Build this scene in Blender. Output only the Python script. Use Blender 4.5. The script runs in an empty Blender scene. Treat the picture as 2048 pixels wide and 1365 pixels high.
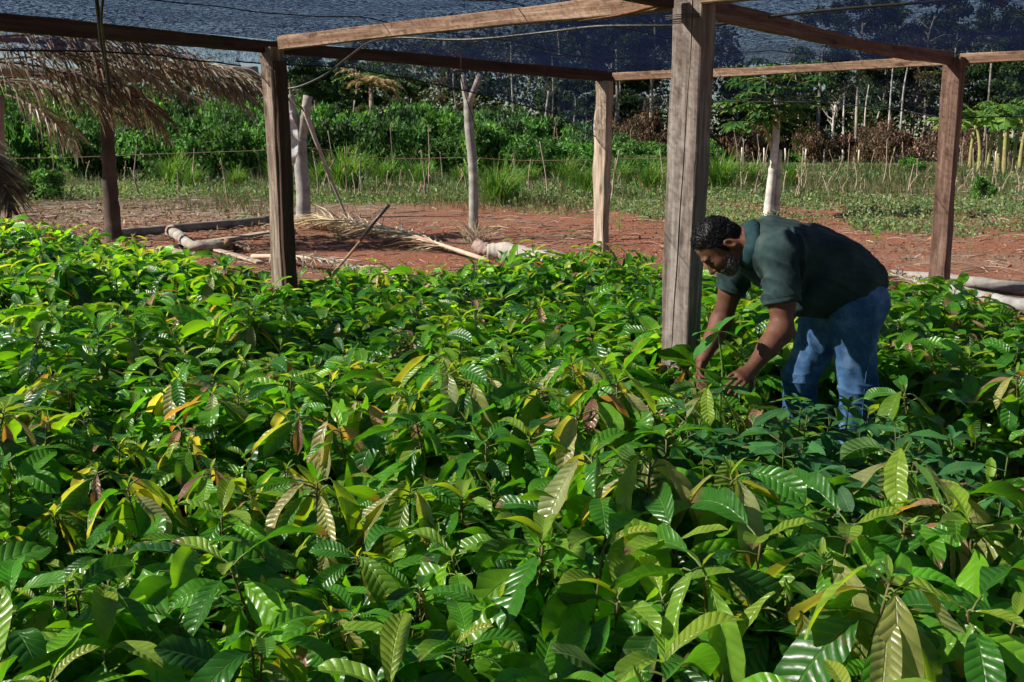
import bpy, math, random
import numpy as np
from mathutils import Vector, Matrix

R = math.radians
scene = bpy.context.scene
COL = scene.collection
PITCH = R(10.9); FPX = 2050.0; CAMZ = 1.6
cp, sp = math.cos(PITCH), math.sin(PITCH)

# ---------------------------------------------------------------- measuring: photograph pixel + distance -> point in the place
def at(px, py, Y):
    a = (px-1024)/FPX; b = (682.5-py)/FPX
    dy = cp+b*sp; dz = -sp+b*cp
    t = Y/dy
    return Vector((a*t, Y, CAMZ+dz*t))
def gd(px, py, z=0.0):
    a = (px-1024)/FPX; b = (682.5-py)/FPX
    dy = cp+b*sp; dz = -sp+b*cp
    t = (z-CAMZ)/dz
    return Vector((a*t, dy*t, z))
def pix(p):
    y = p[1]*cp-(p[2]-CAMZ)*sp; u = p[1]*sp+(p[2]-CAMZ)*cp
    return 1024+FPX*p[0]/y, 682.5-FPX*u/y

# ---------------------------------------------------------------- mesh helpers
class MB:
    """collects vertices, faces, uv and colour; build() links them as ONE mesh object"""
    def __init__(s): s.v=[]; s.q=[]; s.t=[]; s.uv=[]; s.c=[]; s.n=0
    def add(s, v, q=None, t=None, uv=None, c=None):
        v=np.asarray(v,dtype=np.float64).reshape(-1,3); k=len(v)
        s.v.append(v)
        if q is not None and len(q): s.q.append(np.asarray(q,dtype=np.int64).reshape(-1,4)+s.n)
        if t is not None and len(t): s.t.append(np.asarray(t,dtype=np.int64).reshape(-1,3)+s.n)
        s.uv.append(np.zeros((k,2)) if uv is None else np.asarray(uv,dtype=float).reshape(k,2))
        c=(0.5,0.5,0.5) if c is None else c
        c=np.asarray(c,dtype=float)
        s.c.append(np.broadcast_to(c,(k,3)) if c.ndim==1 else c)
        s.n+=k
    def arrays(s):
        v=np.concatenate(s.v); uv=np.concatenate(s.uv); c=np.concatenate(s.c)
        q=np.concatenate(s.q) if s.q else np.zeros((0,4),int)
        t=np.concatenate(s.t) if s.t else np.zeros((0,3),int)
        return v,q,t,uv,c
    def mesh(s, name, mat, smooth=True):
        v,q,t,uv,c=s.arrays()
        return mesh_np(name,v,q,t,uv,c,mat,smooth)
    def build(s, name, mat, parent=None, loc=None, smooth=True):
        return link(name, s.mesh(name,mat,smooth), parent, loc)

def mesh_np(name,v,q,t,uv,c,mat,smooth=True):
    me=bpy.data.meshes.new(name)
    nq,nt=len(q),len(t)
    loops=np.concatenate([np.asarray(q).reshape(-1),np.asarray(t).reshape(-1)]).astype(np.int32)
    me.vertices.add(len(v)); me.vertices.foreach_set('co',np.asarray(v,dtype=np.float32).reshape(-1))
    me.loops.add(len(loops)); me.loops.foreach_set('vertex_index',loops)
    me.polygons.add(nq+nt)
    st=np.concatenate([np.arange(nq)*4, nq*4+np.arange(nt)*3]).astype(np.int32)
    me.polygons.foreach_set('loop_start',st)
    me.update(calc_edges=True)
    me.polygons.foreach_set('use_smooth',np.full(nq+nt,bool(smooth)))
    if uv is not None:
        l=me.uv_layers.new(name='UVMap'); l.data.foreach_set('uv',np.asarray(uv,dtype=np.float32)[loops].reshape(-1))
    if c is not None:
        a=me.color_attributes.new('Tint','FLOAT_COLOR','POINT')
        cc=np.ones((len(v),4),dtype=np.float32); cc[:,:3]=c
        a.data.foreach_set('color',cc.reshape(-1))
    if mat: me.materials.append(mat)
    me.validate()
    return me

def link(name, data, parent=None, loc=None, rz=None):
    o=bpy.data.objects.new(name,data); COL.objects.link(o)
    if parent is not None: o.parent=parent
    if loc is not None: o.location=loc
    if rz is not None: o.rotation_euler=(0,0,rz)
    return o
def tag(o,label=None,cat=None,group=None,kind=None):
    if label: o['label']=label
    if cat: o['category']=cat
    if group: o['group']=group
    if kind: o['kind']=kind
    return o
def thing(name,label,cat,loc=(0,0,0),rz=0,group=None):
    o=bpy.data.objects.new(name,None); COL.objects.link(o)
    o.empty_display_size=.1
    o.location=loc; o.rotation_euler=(0,0,rz)
    return tag(o,label,cat,group)
CH={}
def reg(root,*kids): CH[root.name]=list(kids)
def dup(root,loc,rz=0,scale=1.0,label=None,group=None):
    r=root.copy(); COL.objects.link(r); r.location=loc; r.rotation_euler=(0,0,rz)
    r.scale=(scale,)*3 if not hasattr(scale,'__len__') else scale
    if label: r['label']=label
    if group: r['group']=group
    for ch in CH.get(root.name,[]):
        c=ch.copy(); COL.objects.link(c); c.parent=r
    return r

def grid_q(nu,nv,closed=False):
    i=np.arange(nu-1)[:,None]; j=np.arange(nv if closed else nv-1)[None,:]
    j2=(j+1)%nv
    a=i*nv+j; b=i*nv+j2; c=(i+1)*nv+j2; d=(i+1)*nv+j
    return np.stack([a,b,c,d],-1).reshape(-1,4)

def tube(mb,pts,rad,n=8,c=None,jit=0,rng=None,cap=True,flat=1.0):
    P=np.array([list(p) for p in pts],float); m=len(P)
    rad=np.broadcast_to(np.asarray(rad,float),(m,))
    T=np.gradient(P,axis=0); T/=np.linalg.norm(T,axis=1)[:,None]+1e-12
    up=np.array([0,0,1.0]) if abs(T[0,2])<.9 else np.array([1.0,0,0])
    A=np.zeros_like(P); a=np.cross(T[0],up); a/=np.linalg.norm(a)
    for k in range(m):
        a=a-T[k]*a.dot(T[k]); a/=np.linalg.norm(a)+1e-12; A[k]=a
    B=np.cross(T,A)
    th=np.arange(n)*2*math.pi/n
    r=rad[:,None]*np.ones(n)[None,:]
    if jit and rng is not None: r=r*(1+jit*rng.standard_normal((m,n)))
    V=P[:,None,:]+r[:,:,None]*(np.cos(th)[None,:,None]*A[:,None,:]+flat*np.sin(th)[None,:,None]*B[:,None,:])
    V=V.reshape(-1,3)
    L=np.concatenate([[0],np.cumsum(np.linalg.norm(np.diff(P,axis=0),axis=1))])
    uv=np.stack([np.repeat(L,n),np.tile(th/6.2832,m)],-1)
    q=grid_q(m,n,True); t=[]
    if cap:
        V=np.concatenate([V,P[:1],P[-1:]]); k0=m*n; k1=k0+1
        uv=np.concatenate([uv,[[0,0]],[[L[-1],0]]])
        for j in range(n):
            j2=(j+1)%n; t.append((k0,j2,j)); t.append((k1,(m-1)*n+j,(m-1)*n+j2))
    if c is not None and np.ndim(c)==2 and len(c)==m:
        cc=np.repeat(np.asarray(c,float),n,axis=0)
        if cap: cc=np.concatenate([cc,[c[0]],[c[-1]]])
        c=cc
    mb.add(V,q,t,uv,c)

def curve(p,n=12):
    """Catmull-Rom through the given points"""
    P=[np.array(list(x),float) for x in p]
    P=[2*P[0]-P[1]]+P+[2*P[-1]-P[-2]]
    out=[]
    for i in range(1,len(P)-2):
        for k in range(n):
            t=k/n; a,b,c,d=P[i-1],P[i],P[i+1],P[i+2]
            out.append(.5*((2*b)+(-a+c)*t+(2*a-5*b+4*c-d)*t*t+(-a+3*b-3*c+d)*t**3))
    out.append(P[-2]); return np.array(out)

# cheap smooth noise, vectorised
class Nz:
    def __init__(s,seed,scale,n=14):
        r=np.random.default_rng(seed); k=r.standard_normal((n,3)); s.k=k/scale*(.6+r.random((n,1))*1.3); s.p=r.random(n)*6.28; s.n=n
    def __call__(s,P): return np.sin(P@s.k.T+s.p).sum(-1)/math.sqrt(s.n)

# ---------------------------------------------------------------- materials
class NT:
    def __init__(s,name):
        s.m=bpy.data.materials.new(name); s.m.use_nodes=True
        s.t=s.m.node_tree; s.n=s.t.nodes; s.l=s.t.links
        for x in list(s.n): s.n.remove(x)
        s.out=s.n.new('ShaderNodeOutputMaterial')
    def new(s,ty,**k):
        x=s.n.new(ty)
        for a,b in k.items(): setattr(x,a,b)
        return x
    def put(s,sock,v):
        if v is None: return
        if hasattr(v,'is_output') or isinstance(v,bpy.types.NodeSocket): s.l.new(v,sock)
        else:
            if sock.type=='RGBA' and hasattr(v,'__len__') and len(v)==3: v=(*v,1)
            sock.default_value=v
    def math(s,op,a,b=None,c=None,clamp=False):
        x=s.new('ShaderNodeMath',operation=op); x.use_clamp=clamp
        s.put(x.inputs[0],a); s.put(x.inputs[1],b)
        if c is not None: s.put(x.inputs[2],c)
        return x.outputs[0]
    def mix(s,f,a,b,blend='MIX'):
        x=s.new('ShaderNodeMix',data_type='RGBA',blend_type=blend); x.clamp_factor=True
        s.put(x.inputs[0],f); s.put(x.inputs[6],a); s.put(x.inputs[7],b); return x.outputs[2]
    def ramp(s,f,stops):
        x=s.new('ShaderNodeValToRGB'); e=x.color_ramp.elements
        while len(e)<len(stops): e.new(.5)
        for k,(p,c) in enumerate(stops):
            e[k].position=p; e[k].color=(*c,1) if hasattr(c,'__len__') else (c,c,c,1)
        s.put(x.inputs[0],f); return x.outputs[0]
    def noise(s,scale,detail=4,rough=.55,vec=None,dist=0,out=0):
        x=s.new('ShaderNodeTexNoise'); x.inputs['Scale'].default_value=scale; x.inputs['Detail'].default_value=detail
        x.inputs['Roughness'].default_value=rough; x.inputs['Distortion'].default_value=dist
        if vec is not None: s.l.new(vec,x.inputs['Vector'])
        return x.outputs[out]
    def coord(s,which='Object',scale=None,rot=None):
        x=s.new('ShaderNodeTexCoord').outputs[which]
        if scale is None: return x
        m=s.new('ShaderNodeMapping'); s.l.new(x,m.inputs[0]); m.inputs['Scale'].default_value=scale
        if rot: m.inputs['Rotation'].default_value=rot
        return m.outputs[0]
    def tint(s):
        return s.new('ShaderNodeAttribute',attribute_name='Tint').outputs['Color']
    def bump(s,h,strength=.3,dist=.01,normal=None):
        x=s.new('ShaderNodeBump'); x.inputs['Strength'].default_value=strength; x.inputs['Distance'].default_value=dist
        s.put(x.inputs['Height'],h)
        if normal is not None: s.l.new(normal,x.inputs['Normal'])
        return x.outputs[0]
    def pbr(s,col,rough=.6,spec=.5,normal=None,**k):
        x=s.new('ShaderNodeBsdfPrincipled')
        s.put(x.inputs['Base Color'],col); s.put(x.inputs['Roughness'],rough); s.put(x.inputs['Specular IOR Level'],spec)
        if normal is not None: s.l.new(normal,x.inputs['Normal'])
        for a,b in k.items(): s.put(x.inputs[a.replace('_',' ')],b)
        return x.outputs[0]
    def fin(s,sh): s.l.new(sh,s.out.inputs[0]); return s.m
    def mixs(s,f,a,b):
        x=s.new('ShaderNodeMixShader'); s.put(x.inputs[0],f); s.l.new(a,x.inputs[1]); s.l.new(b,x.inputs[2]); return x.outputs[0]

def m_leaf(name,glossy=.24,trans=.46,ribs=9.5,bumps=.42,veins=True,spec=.55,tr_gain=(2.2,2.0,.4)):
    n=NT(name)
    base=n.tint()
    uv=n.new('ShaderNodeUVMap').outputs[0]
    sx=n.new('ShaderNodeSeparateXYZ'); n.l.new(uv,sx.inputs[0])
    u=sx.outputs[0]; v=n.math('ABSOLUTE',n.math('SUBTRACT',n.math('MULTIPLY',sx.outputs[1],2.0),1.0))
    fr=n.math('FRACT',n.math('MULTIPLY',n.math('SUBTRACT',u,n.math('MULTIPLY',v,.13)),ribs))
    d=n.math('MULTIPLY',n.math('ABSOLUTE',n.math('SUBTRACT',fr,.5)),2.0)      # 1 at vein, 0 between
    d2=n.math('MULTIPLY',d,d)
    mid=n.math('SUBTRACT',1.0,n.math('DIVIDE',v,.07),clamp=True)
    nz=n.noise(22,2,.55,n.coord('Object'))
    h=n.math('SUBTRACT',n.math('MULTIPLY',nz,1.6),n.math('ADD',d2,mid))
    nor=n.bump(h,bumps,.006)
    d8=n.math('MULTIPLY',n.math('MULTIPLY',d2,d2),n.math('MULTIPLY',d2,d2))
    vv=n.math('MAXIMUM',n.math('MULTIPLY',d8,.3),n.math('MULTIPLY',mid,.6))
    lightc=n.mix(.5,base,(.30,.42,.14))
    col=n.mix(vv,base,lightc) if veins else base
    sp_=n.math('MULTIPLY',n.math('GREATER_THAN',nz,.73),.55)
    col=n.mix(sp_,col,(.16,.11,.04))
    bf=n.new('ShaderNodeNewGeometry').outputs['Backfacing']
    col2=n.mix(n.math('MULTIPLY',bf,.45),col,(.16,.22,.09))
    rough=n.math('ADD',glossy,n.math('ADD',n.math('MULTIPLY',bf,.3),n.math('MULTIPLY',nz,.16)))
    p=n.pbr(col2,rough,spec,nor)
    tc=n.mix(1.0,col,tr_gain,'MULTIPLY')
    tr=n.new('ShaderNodeBsdfTranslucent'); n.put(tr.inputs[0],tc)
    return n.fin(n.mixs(trans,p,tr.outputs[0]))

def m_tint(name,rough=.8,trans=0,noise=18,spec=.3,amt=.5,bump=.3,tr_gain=(1.6,1.6,.8)):
    n=NT(name); base=n.tint()
    nz=n.noise(noise,4,.6,n.coord('Object'))
    f=n.math('MULTIPLY',n.math('SUBTRACT',nz,.35),2.0*amt,clamp=True)
    col=n.mix(f,base,n.mix(1.0,base,(.45,.42,.4),'MULTIPLY'))
    p=n.pbr(col,rough,spec,n.bump(nz,bump,.01))
    if trans:
        tr=n.new('ShaderNodeBsdfTranslucent'); n.put(tr.inputs[0],n.mix(1.0,col,tr_gain,'MULTIPLY'))
        p=n.mixs(trans,p,tr.outputs[0])
    return n.fin(p)

def m_wood(name,dark,mid,light,gs=28.0,stain=(.06,.025,.012),stain_amt=.5,rough=.85):
    """sawn timber, grain along the object's own z axis"""
    n=NT(name)
    c1=n.coord('Object',(gs,gs,gs*.055)); c2=n.coord('Object',(gs*3.2,gs*3.2,gs*.12)); c3=n.coord('Object',(3,3,1.1))
    g=n.noise(1,5,.65,c1,dist=.6); f=n.noise(1,4,.7,c2); b=n.noise(1,4,.6,c3)
    k=n.math('ADD',n.math('MULTIPLY',g,.7),n.math('MULTIPLY',f,.3))
    col=n.ramp(k,[(.30,dark),(.48,mid),(.68,light)])
    st=n.math('MULTIPLY',n.math('SUBTRACT',b,.52),5*stain_amt,clamp=True)
    col=n.mix(st,col,n.mix(.65,col,stain))
    bl=n.noise(1,5,.7,n.coord('Object',(16,16,7)))
    col=n.mix(n.math('MULTIPLY',n.math('SUBTRACT',bl,.54),6,clamp=True),col,n.mix(.55,col,light))
    col=n.mix(n.math('MULTIPLY',n.math('SUBTRACT',.42,bl),6,clamp=True),col,n.mix(.5,col,dark))
    vo=n.new('ShaderNodeTexVoronoi'); vo.inputs['Scale'].default_value=1; n.l.new(n.coord('Object',(9,9,2.6)),vo.inputs['Vector'])
    kn=n.math('SUBTRACT',1.0,n.math('DIVIDE',vo.outputs[0],.2),clamp=True)
    col=n.mix(n.math('MULTIPLY',kn,1.6,clamp=True),col,n.mix(.25,dark,col))
    # saw marks across the grain
    w=n.noise(1,2,.5,n.coord('Object',(4,4,75)))
    h=n.math('ADD',n.math('MULTIPLY',k,1.0),n.math('MULTIPLY',w,.25))
    return n.fin(n.pbr(col,rough,.25,n.bump(h,.7,.008)))

M={}
M['leaf']=m_leaf('cacao_leaf')
M['smooth_leaf']=m_leaf('smooth_leaf',glossy=.45,trans=.35,ribs=13,bumps=.15,spec=.22)
M['bark_green']=m_tint('seedling_stem',.6,noise=40)
M['bag']=m_tint('black_plastic',.45,noise=30,spec=.5)
M['foliage']=m_tint('far_foliage',.6,trans=.3,noise=6,amt=.5,bump=0)
M['grass']=m_tint('grass_blade',.55,trans=.35,noise=5,amt=.35,bump=0)
M['dry']=m_tint('dry_leaf',.8,trans=.15,noise=12,amt=.6)
M['bark']=m_tint('pale_bark',.9,noise=9,amt=.8,bump=.6)
M['grey_wood']=m_wood('weathered_grey_wood',(.04,.026,.02),(.17,.125,.095),(.42,.34,.28),26,stain_amt=1.1,stain=(.05,.022,.012))
M['post_wood']=m_wood('brown_grey_post',(.05,.032,.026),(.17,.135,.115),(.38,.33,.30),20,stain_amt=1.1)
M['red_wood']=m_wood('reddish_sawn_wood',(.045,.022,.016),(.14,.08,.058),(.27,.18,.14),24)
M['beam_wood']=m_wood('rough_sawn_beam',(.055,.024,.014),(.19,.11,.07),(.40,.29,.21),20)
M['dark_beam']=m_wood('dark_bark_and_shaded_beam',(.022,.011,.009),(.06,.030,.022),(.11,.06,.045),20)  # beams: shade put into a darker wood colour; bark edge: own dark tone
M['pale_wood']=m_wood('pale_split_wood',(.14,.09,.06),(.36,.27,.20),(.60,.51,.42),18,stain=(.12,.06,.03))
M['rubber']=m_tint('black_rubber',.45,noise=60,spec=.5)
# ---------------------------------------------------------------- camera, sun, sky
cam=bpy.data.cameras.new('camera'); co=bpy.data.objects.new('camera',cam); COL.objects.link(co)
co.location=(0,0,CAMZ); co.rotation_euler=(math.pi/2-PITCH,0,0)
cam.sensor_width=36; cam.lens=36.0*FPX/2048; cam.clip_end=3000; cam.clip_start=.05
scene.camera=co
SUN_EL=R(37); SUN_AZ=math.atan2(-.985,-.16)      # sun stands to the left, a little behind the camera
sd=Vector((math.sin(SUN_AZ)*math.cos(SUN_EL),math.cos(SUN_AZ)*math.cos(SUN_EL),math.sin(SUN_EL)))
sl=bpy.data.lights.new('sun','SUN'); sl.energy=5.0; sl.angle=R(.45); sl.color=(1,.93,.82)
so=bpy.data.objects.new('sun',sl); COL.objects.link(so); so.rotation_euler=sd.to_track_quat('Z','Y').to_euler()
w=bpy.data.worlds.new('World'); scene.world=w; w.use_nodes=True
nt=w.node_tree; bg=nt.nodes['Background']
sky=nt.nodes.new('ShaderNodeTexSky'); sky.sky_type='NISHITA'; sky.sun_disc=False
sky.sun_elevation=SUN_EL; sky.sun_rotation=SUN_AZ; sky.air_density=.9; sky.dust_density=.1; sky.ozone_density=2.0
nt.links.new(sky.outputs[0],bg.inputs[0]); bg.inputs[1].default_value=.042
scene.view_settings.view_transform='Standard'; scene.view_settings.look='None'
scene.view_settings.gamma=1; scene.view_settings.exposure=0.78; scene.view_settings.use_curve_mapping=False
cy=scene.cycles; cy.max_bounces=4; cy.diffuse_bounces=2; cy.glossy_bounces=1; cy.transmission_bounces=3; cy.use_adaptive_sampling=True; cy.adaptive_threshold=.03; cy.adaptive_min_samples=12
cy.transparent_max_bounces=14; cy.caustics_reflective=False; cy.caustics_refractive=False; cy.use_denoising=True
cy.sample_clamp_indirect=6

# ---------------------------------------------------------------- ground
def ground():
    xs=np.concatenate([-np.geomspace(400,13,22),np.linspace(-12.5,12.5,200),np.geomspace(13,400,22)])
    ys=np.concatenate([np.linspace(-12,5,30),np.linspace(5.2,30,220),np.geomspace(30.5,900,50)])
    X,Y=np.meshgrid(xs,ys); P=np.stack([X,Y,0*X],-1)
    a=Nz(1,.25); b=Nz(2,.9); c=Nz(3,5)
    near=np.clip((32-Y)/10,0,1)*(np.abs(X)<13)
    P[...,2]=(a(P)*.007+b(P)*.016)*near+c(P)*.02*(Y>12)*(Y<200)
    mb=MB(); mb.add(P.reshape(-1,3),grid_q(len(ys),len(xs)),uv=np.stack([X,Y],-1).reshape(-1,2))
    n=NT('red_soil')
    o=n.coord('Object')
    big=n.noise(.22,4,.6,o); med=n.noise(1.6,5,.65,o); fine=n.noise(14,6,.7,o); grit=n.noise(70,4,.7,o)
    vor=n.new('ShaderNodeTexVoronoi'); vor.inputs['Scale'].default_value=26; n.l.new(o,vor.inputs['Vector'])
    soil=n.ramp(fine,[(.3,(.14,.050,.028)),(.5,(.265,.108,.064)),(.72,(.40,.19,.12))])
    soil=n.mix(n.math('MULTIPLY',n.math('SUBTRACT',med,.45),2.2,clamp=True),soil,(.21,.088,.055))
    lit=n.ramp(grit,[(.35,(.14,.09,.06)),(.6,(.34,.27,.2))])
    s=n.new('ShaderNodeSeparateXYZ'); n.l.new(o,s.inputs[0])
    far=n.math('DIVIDE',n.math('SUBTRACT',s.outputs[1],20.0),14.0,clamp=True)
    lf=n.math('MULTIPLY',n.math('SUBTRACT',n.math('ADD',big,n.math('MULTIPLY',med,.6)),.83),6.0,clamp=True)
    # left part of the clearing is covered with leaf litter
    lx=n.math('DIVIDE',n.math('SUBTRACT',-1.0,s.outputs[0]),5.0,clamp=True)
    lf=n.math('MULTIPLY',n.math('ADD',lf,n.math('MULTIPLY',lx,n.math('DIVIDE',n.math('SUBTRACT',s.outputs[1],19.0),4.0,clamp=True)),clamp=True),.8)
    col=n.mix(lf,soil,lit)
    gr=n.mix(med,(.045,.085,.025),(.10,.13,.04))
    gf=n.math('MULTIPLY',n.math('SUBTRACT',n.math('ADD',med,far),.75),2.0,clamp=True)
    col=n.mix(n.math('MULTIPLY',n.math('MULTIPLY',gf,far),.85),col,gr)
    h=n.math('ADD',n.math('MULTIPLY',fine,1.0),n.math('ADD',n.math('MULTIPLY',grit,.3),n.math('MULTIPLY',vor.outputs[0],.35)))
    m=n.fin(n.pbr(col,.95,.15,n.bump(h,.9,.04)))
    tag(mb.build('ground',m),kind='structure')
ground()

# ---------------------------------------------------------------- the shade house
UV=Vector((.624,.781,0)); VV=Vector((-.781,.624,0))
MP=Vector((.875,5.45,0))
def F(s,t,z=0): return MP+UV*s+VV*t+Vector((0,0,z))
ZB=2.26; ZT=2.37
def lz(a,b,c=None):
    pass
def timber(name,p0,p1,w,h,mat,up=Vector((0,0,1)),rngseed=0,taper=None,parent=None,warp=.006,notch=None,bev=.006,bow=0.):
    """squared timber from p0 to p1; local z runs along it. w across (local x), h along local y(up-ish)"""
    p0=Vector(p0); p1=Vector(p1); z=(p1-p0); L=z.length; z.normalize()
    if abs(z.z)>.7: x=Vector((up.x,up.y,0)).normalized() if Vector((up.x,up.y,0)).length>.1 else Vector((1,0,0)); x=(x-z*x.dot(z)).normalized()
    else: x=z.cross(Vector((0,0,1))).normalized()
    y=z.cross(x)
    rg=np.random.default_rng(rngseed)
    m=max(6,int(L/.06)); zz=np.linspace(0,L,m)
    # outline with small chamfers and several points per side
    o=[]
    def side(a,b,k):
        for i in range(k): o.append((a[0]+(b[0]-a[0])*i/k,a[1]+(b[1]-a[1])*i/k))
    b_=bev; W,H=w/2,h/2
    cs=[(-W+b_,-H),(W-b_,-H),(W,-H+b_),(W,H-b_),(W-b_,H),(-W+b_,H),(-W,H-b_),(-W,-H+b_)]
    for i in range(8):
        a=cs[i]; c=cs[(i+1)%8]
        side(a,c,8 if i%2==0 else 1)
    o=np.array(o); n=len(o)
    wx=Nz(rngseed+5,.7); wy=Nz(rngseed+9,.7)
    zc=np.stack([zz,0*zz,0*zz],-1)
    sx=1+.03*wx(zc*.8); sy=1+.03*wy(zc*.8)
    if taper is not None: sx=sx*np.interp(zz/L,[0,1],taper); sy=sy*np.interp(zz/L,[0,1],taper)
    V=np.zeros((m,n,3)); V[...,0]=o[None,:,0]*sx[:,None]; V[...,1]=o[None,:,1]*sy[:,None]; V[...,2]=zz[:,None]
    d=Nz(rngseed+2,.05); d2=Nz(rngseed+3,.22)
    Pn=V.copy(); Pn[...,2]*=.25
    dd=d(Pn)*warp*.35+d2(Pn)*warp
    nn=V[...,:2]/(np.linalg.norm(V[...,:2],axis=-1,keepdims=True)+1e-9)
    V[...,:2]+=nn*dd[...,None]
    rad_=np.linalg.norm(o,axis=1); corner=np.clip((rad_-.82*rad_.max())/(.18*rad_.max()),0,1)
    ch=np.clip(Nz(rngseed+31,.09)(Pn*np.array([1,1,3]))-.9,0,2)*min(w,h)*.10
    V[...,:2]-=nn*(ch*corner[None,:])[...,None]
    V[...,1]+=bow*np.sin(np.pi*zz/L)[:,None]+.006*Nz(rngseed+77,1.1)(zc)[:,None]; V[...,0]+=.006*Nz(rngseed+78,1.3)(zc)[:,None]
    if notch is not None:      # a drying crack that wanders down the face that looks along +y
        depth,wid=notch
        cr=Nz(rngseed+21,.5); c1=Nz(rngseed+22,.12)
        sel=[i for i in range(n) if abs(o[i,1]-H)<1e-6]      # runs from +x to -x
        ns=len(sel); mid=ns//2
        for k in range(m):
            zf=zz[k]; z3=np.array([[zf,0,0]])
            cpos=w*(.10-.28*zf/L)+.006*cr(z3)[0]+.0025*c1(z3)[0]
            x0=V[k,sel[0],0]; x1=V[k,sel[-1],0]
            for q_,i in enumerate(sel):
                if q_<mid: V[k,i,0]=x0+(cpos+wid-x0)*q_/(mid-1)
                elif q_==mid: V[k,i,0]=cpos; V[k,i,1]-=depth*(.5+.5*min(1,abs(cr(z3*1.7)[0])))
                else: V[k,i,0]=cpos-wid+(x1-cpos+wid)*(q_-mid-1)/(ns-mid-2)
    V=V.reshape(-1,3)
    q=grid_q(m,n,True)
    V=np.concatenate([V,[[0,0,0]],[[0,0,L]]]); k0=m*n
    t=[(k0,(j+1)%n,j) for j in range(n)]+[(k0+1,(m-1)*n+j,(m-1)*n+(j+1)%n) for j in range(n)]
    mb=MB(); mb.add(V,q[:,::1],t)
    ob=mb.build(name,mat,parent,smooth=False)
    mw=Matrix.Identity(4)
    for i in range(3): mw[i][0]=x[i]; mw[i][1]=y[i]; mw[i][2]=z[i]; mw[i][3]=p0[i]
    ob.matrix_local=mw
    return ob

house=thing('shade_house','timber-framed nursery shade house roofed with dark navy shade net over the seedling bed','shade house',(MP.x,MP.y,0))
def hp(p): return Vector(p)-Vector((MP.x,MP.y,0))
# posts: local x along -u... faces turned with the frame
def post(s,t,w,h,top,mat,seed,label,lean=(0,0),**k):
    b=F(s,t,-.05); tp=F(s,t,top)+Vector((lean[0],lean[1],0))
    o=timber('post',hp(b),hp(tp),w,h,mat,up=VV,rngseed=seed,parent=house,**k)
    o['label']=label; return o
post(.02,-.02,.166,.135,2.33,M['post_wood'],11,'thick squared grey-brown post with a long drying crack',lean=(.025,0),warp=.012,notch=(.035,.0035))
post(.25,3.58,.11,.115,2.30,M['grey_wood'],12,'pale squared post with dark rough edge',lean=(-.02,0),warp=.011)
post(4.70,3.60,.13,.12,2.26,M['pale_wood'],13,'rough split log post with peeled pale wood',lean=(0,0),warp=.024)
post(4.76,0,.135,.14,2.33,M['red_wood'],14,'straight reddish sawn post',lean=(-.01,0),warp=.009)
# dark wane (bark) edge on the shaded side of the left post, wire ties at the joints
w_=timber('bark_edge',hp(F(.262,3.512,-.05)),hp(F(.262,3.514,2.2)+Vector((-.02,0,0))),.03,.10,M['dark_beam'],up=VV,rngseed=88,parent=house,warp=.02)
def tie(s,t,z,w,h):
    mb=MB(); c=[F(s+a*h/2,t+b*w/2,z+k*.004) for k,(a,b) in enumerate(((1,1),(1,-1),(-1,-1),(-1,1),(1,1)))]
    for k in range(3): tube(mb,[hp(p+Vector((0,0,.009*k-.004*(i%2)))) for i,p in enumerate(c)],.0022,4,c=(.08,.06,.05))
    mb.build('wire_tie',M['rubber'],house)
tie(.02,-.02,2.215,.185,.150); tie(.25,3.58,2.20,.125,.13); tie(4.76,0,2.2,.15,.155)
def beam(a,b,mat,seed,w=.06,h=.1,z=None,label=None,**k):
    z0=ZB+h/2 if z is None else z
    pa=F(a[0],a[1],z0 if len(a)<3 else a[2]); pb=F(b[0],b[1],z0 if len(b)<3 else b[2])
    o=timber('beam',hp(pa),hp(pb),w,h,mat,rngseed=seed,parent=house,**k)
    if label: o['label']=label
    return o
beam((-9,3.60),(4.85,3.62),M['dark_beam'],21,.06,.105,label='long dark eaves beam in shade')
beam((0.27,3.52),(0,-.02),M['beam_wood'],22,.055,.10,z=ZB+.07,label='sunlit rough sawn cross beam',warp=.006)
beam((-.02,-.12),(-.02,-5),M['beam_wood'],25,.055,.10,z=ZB+.08)
beam((.10,.02),(4.72,.03,ZB+.05),M['red_wood'],23,.055,.10,z=ZB+.055,label='reddish brown beam running to the far square post',warp=.009,bow=.03)
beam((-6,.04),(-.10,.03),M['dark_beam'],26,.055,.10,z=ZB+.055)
beam((4.80,3.55),(4.78,.06),M['beam_wood'],24,.05,.085,z=ZB+.045,label='far cross beam with net shadow on it')
beam((4.80,-.02),(4.78,-4.4),M['beam_wood'],27,.05,.085,z=ZB+.06)
# split splinter hanging under the cross beam beside the thick post
mb=MB(); a=hp(F(-.05,.62,ZB-.005)); b_=hp(F(-.04,.08,ZB+.045))
tube(mb,curve([a,(Vector(a)+Vector(b_))/2+Vector((0,0,-.012)),b_],6),np.linspace(.002,.022,13),6,c=(.25,.11,.06),flat=.5)
mb.build('splinter',M['bark'],house)

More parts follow.
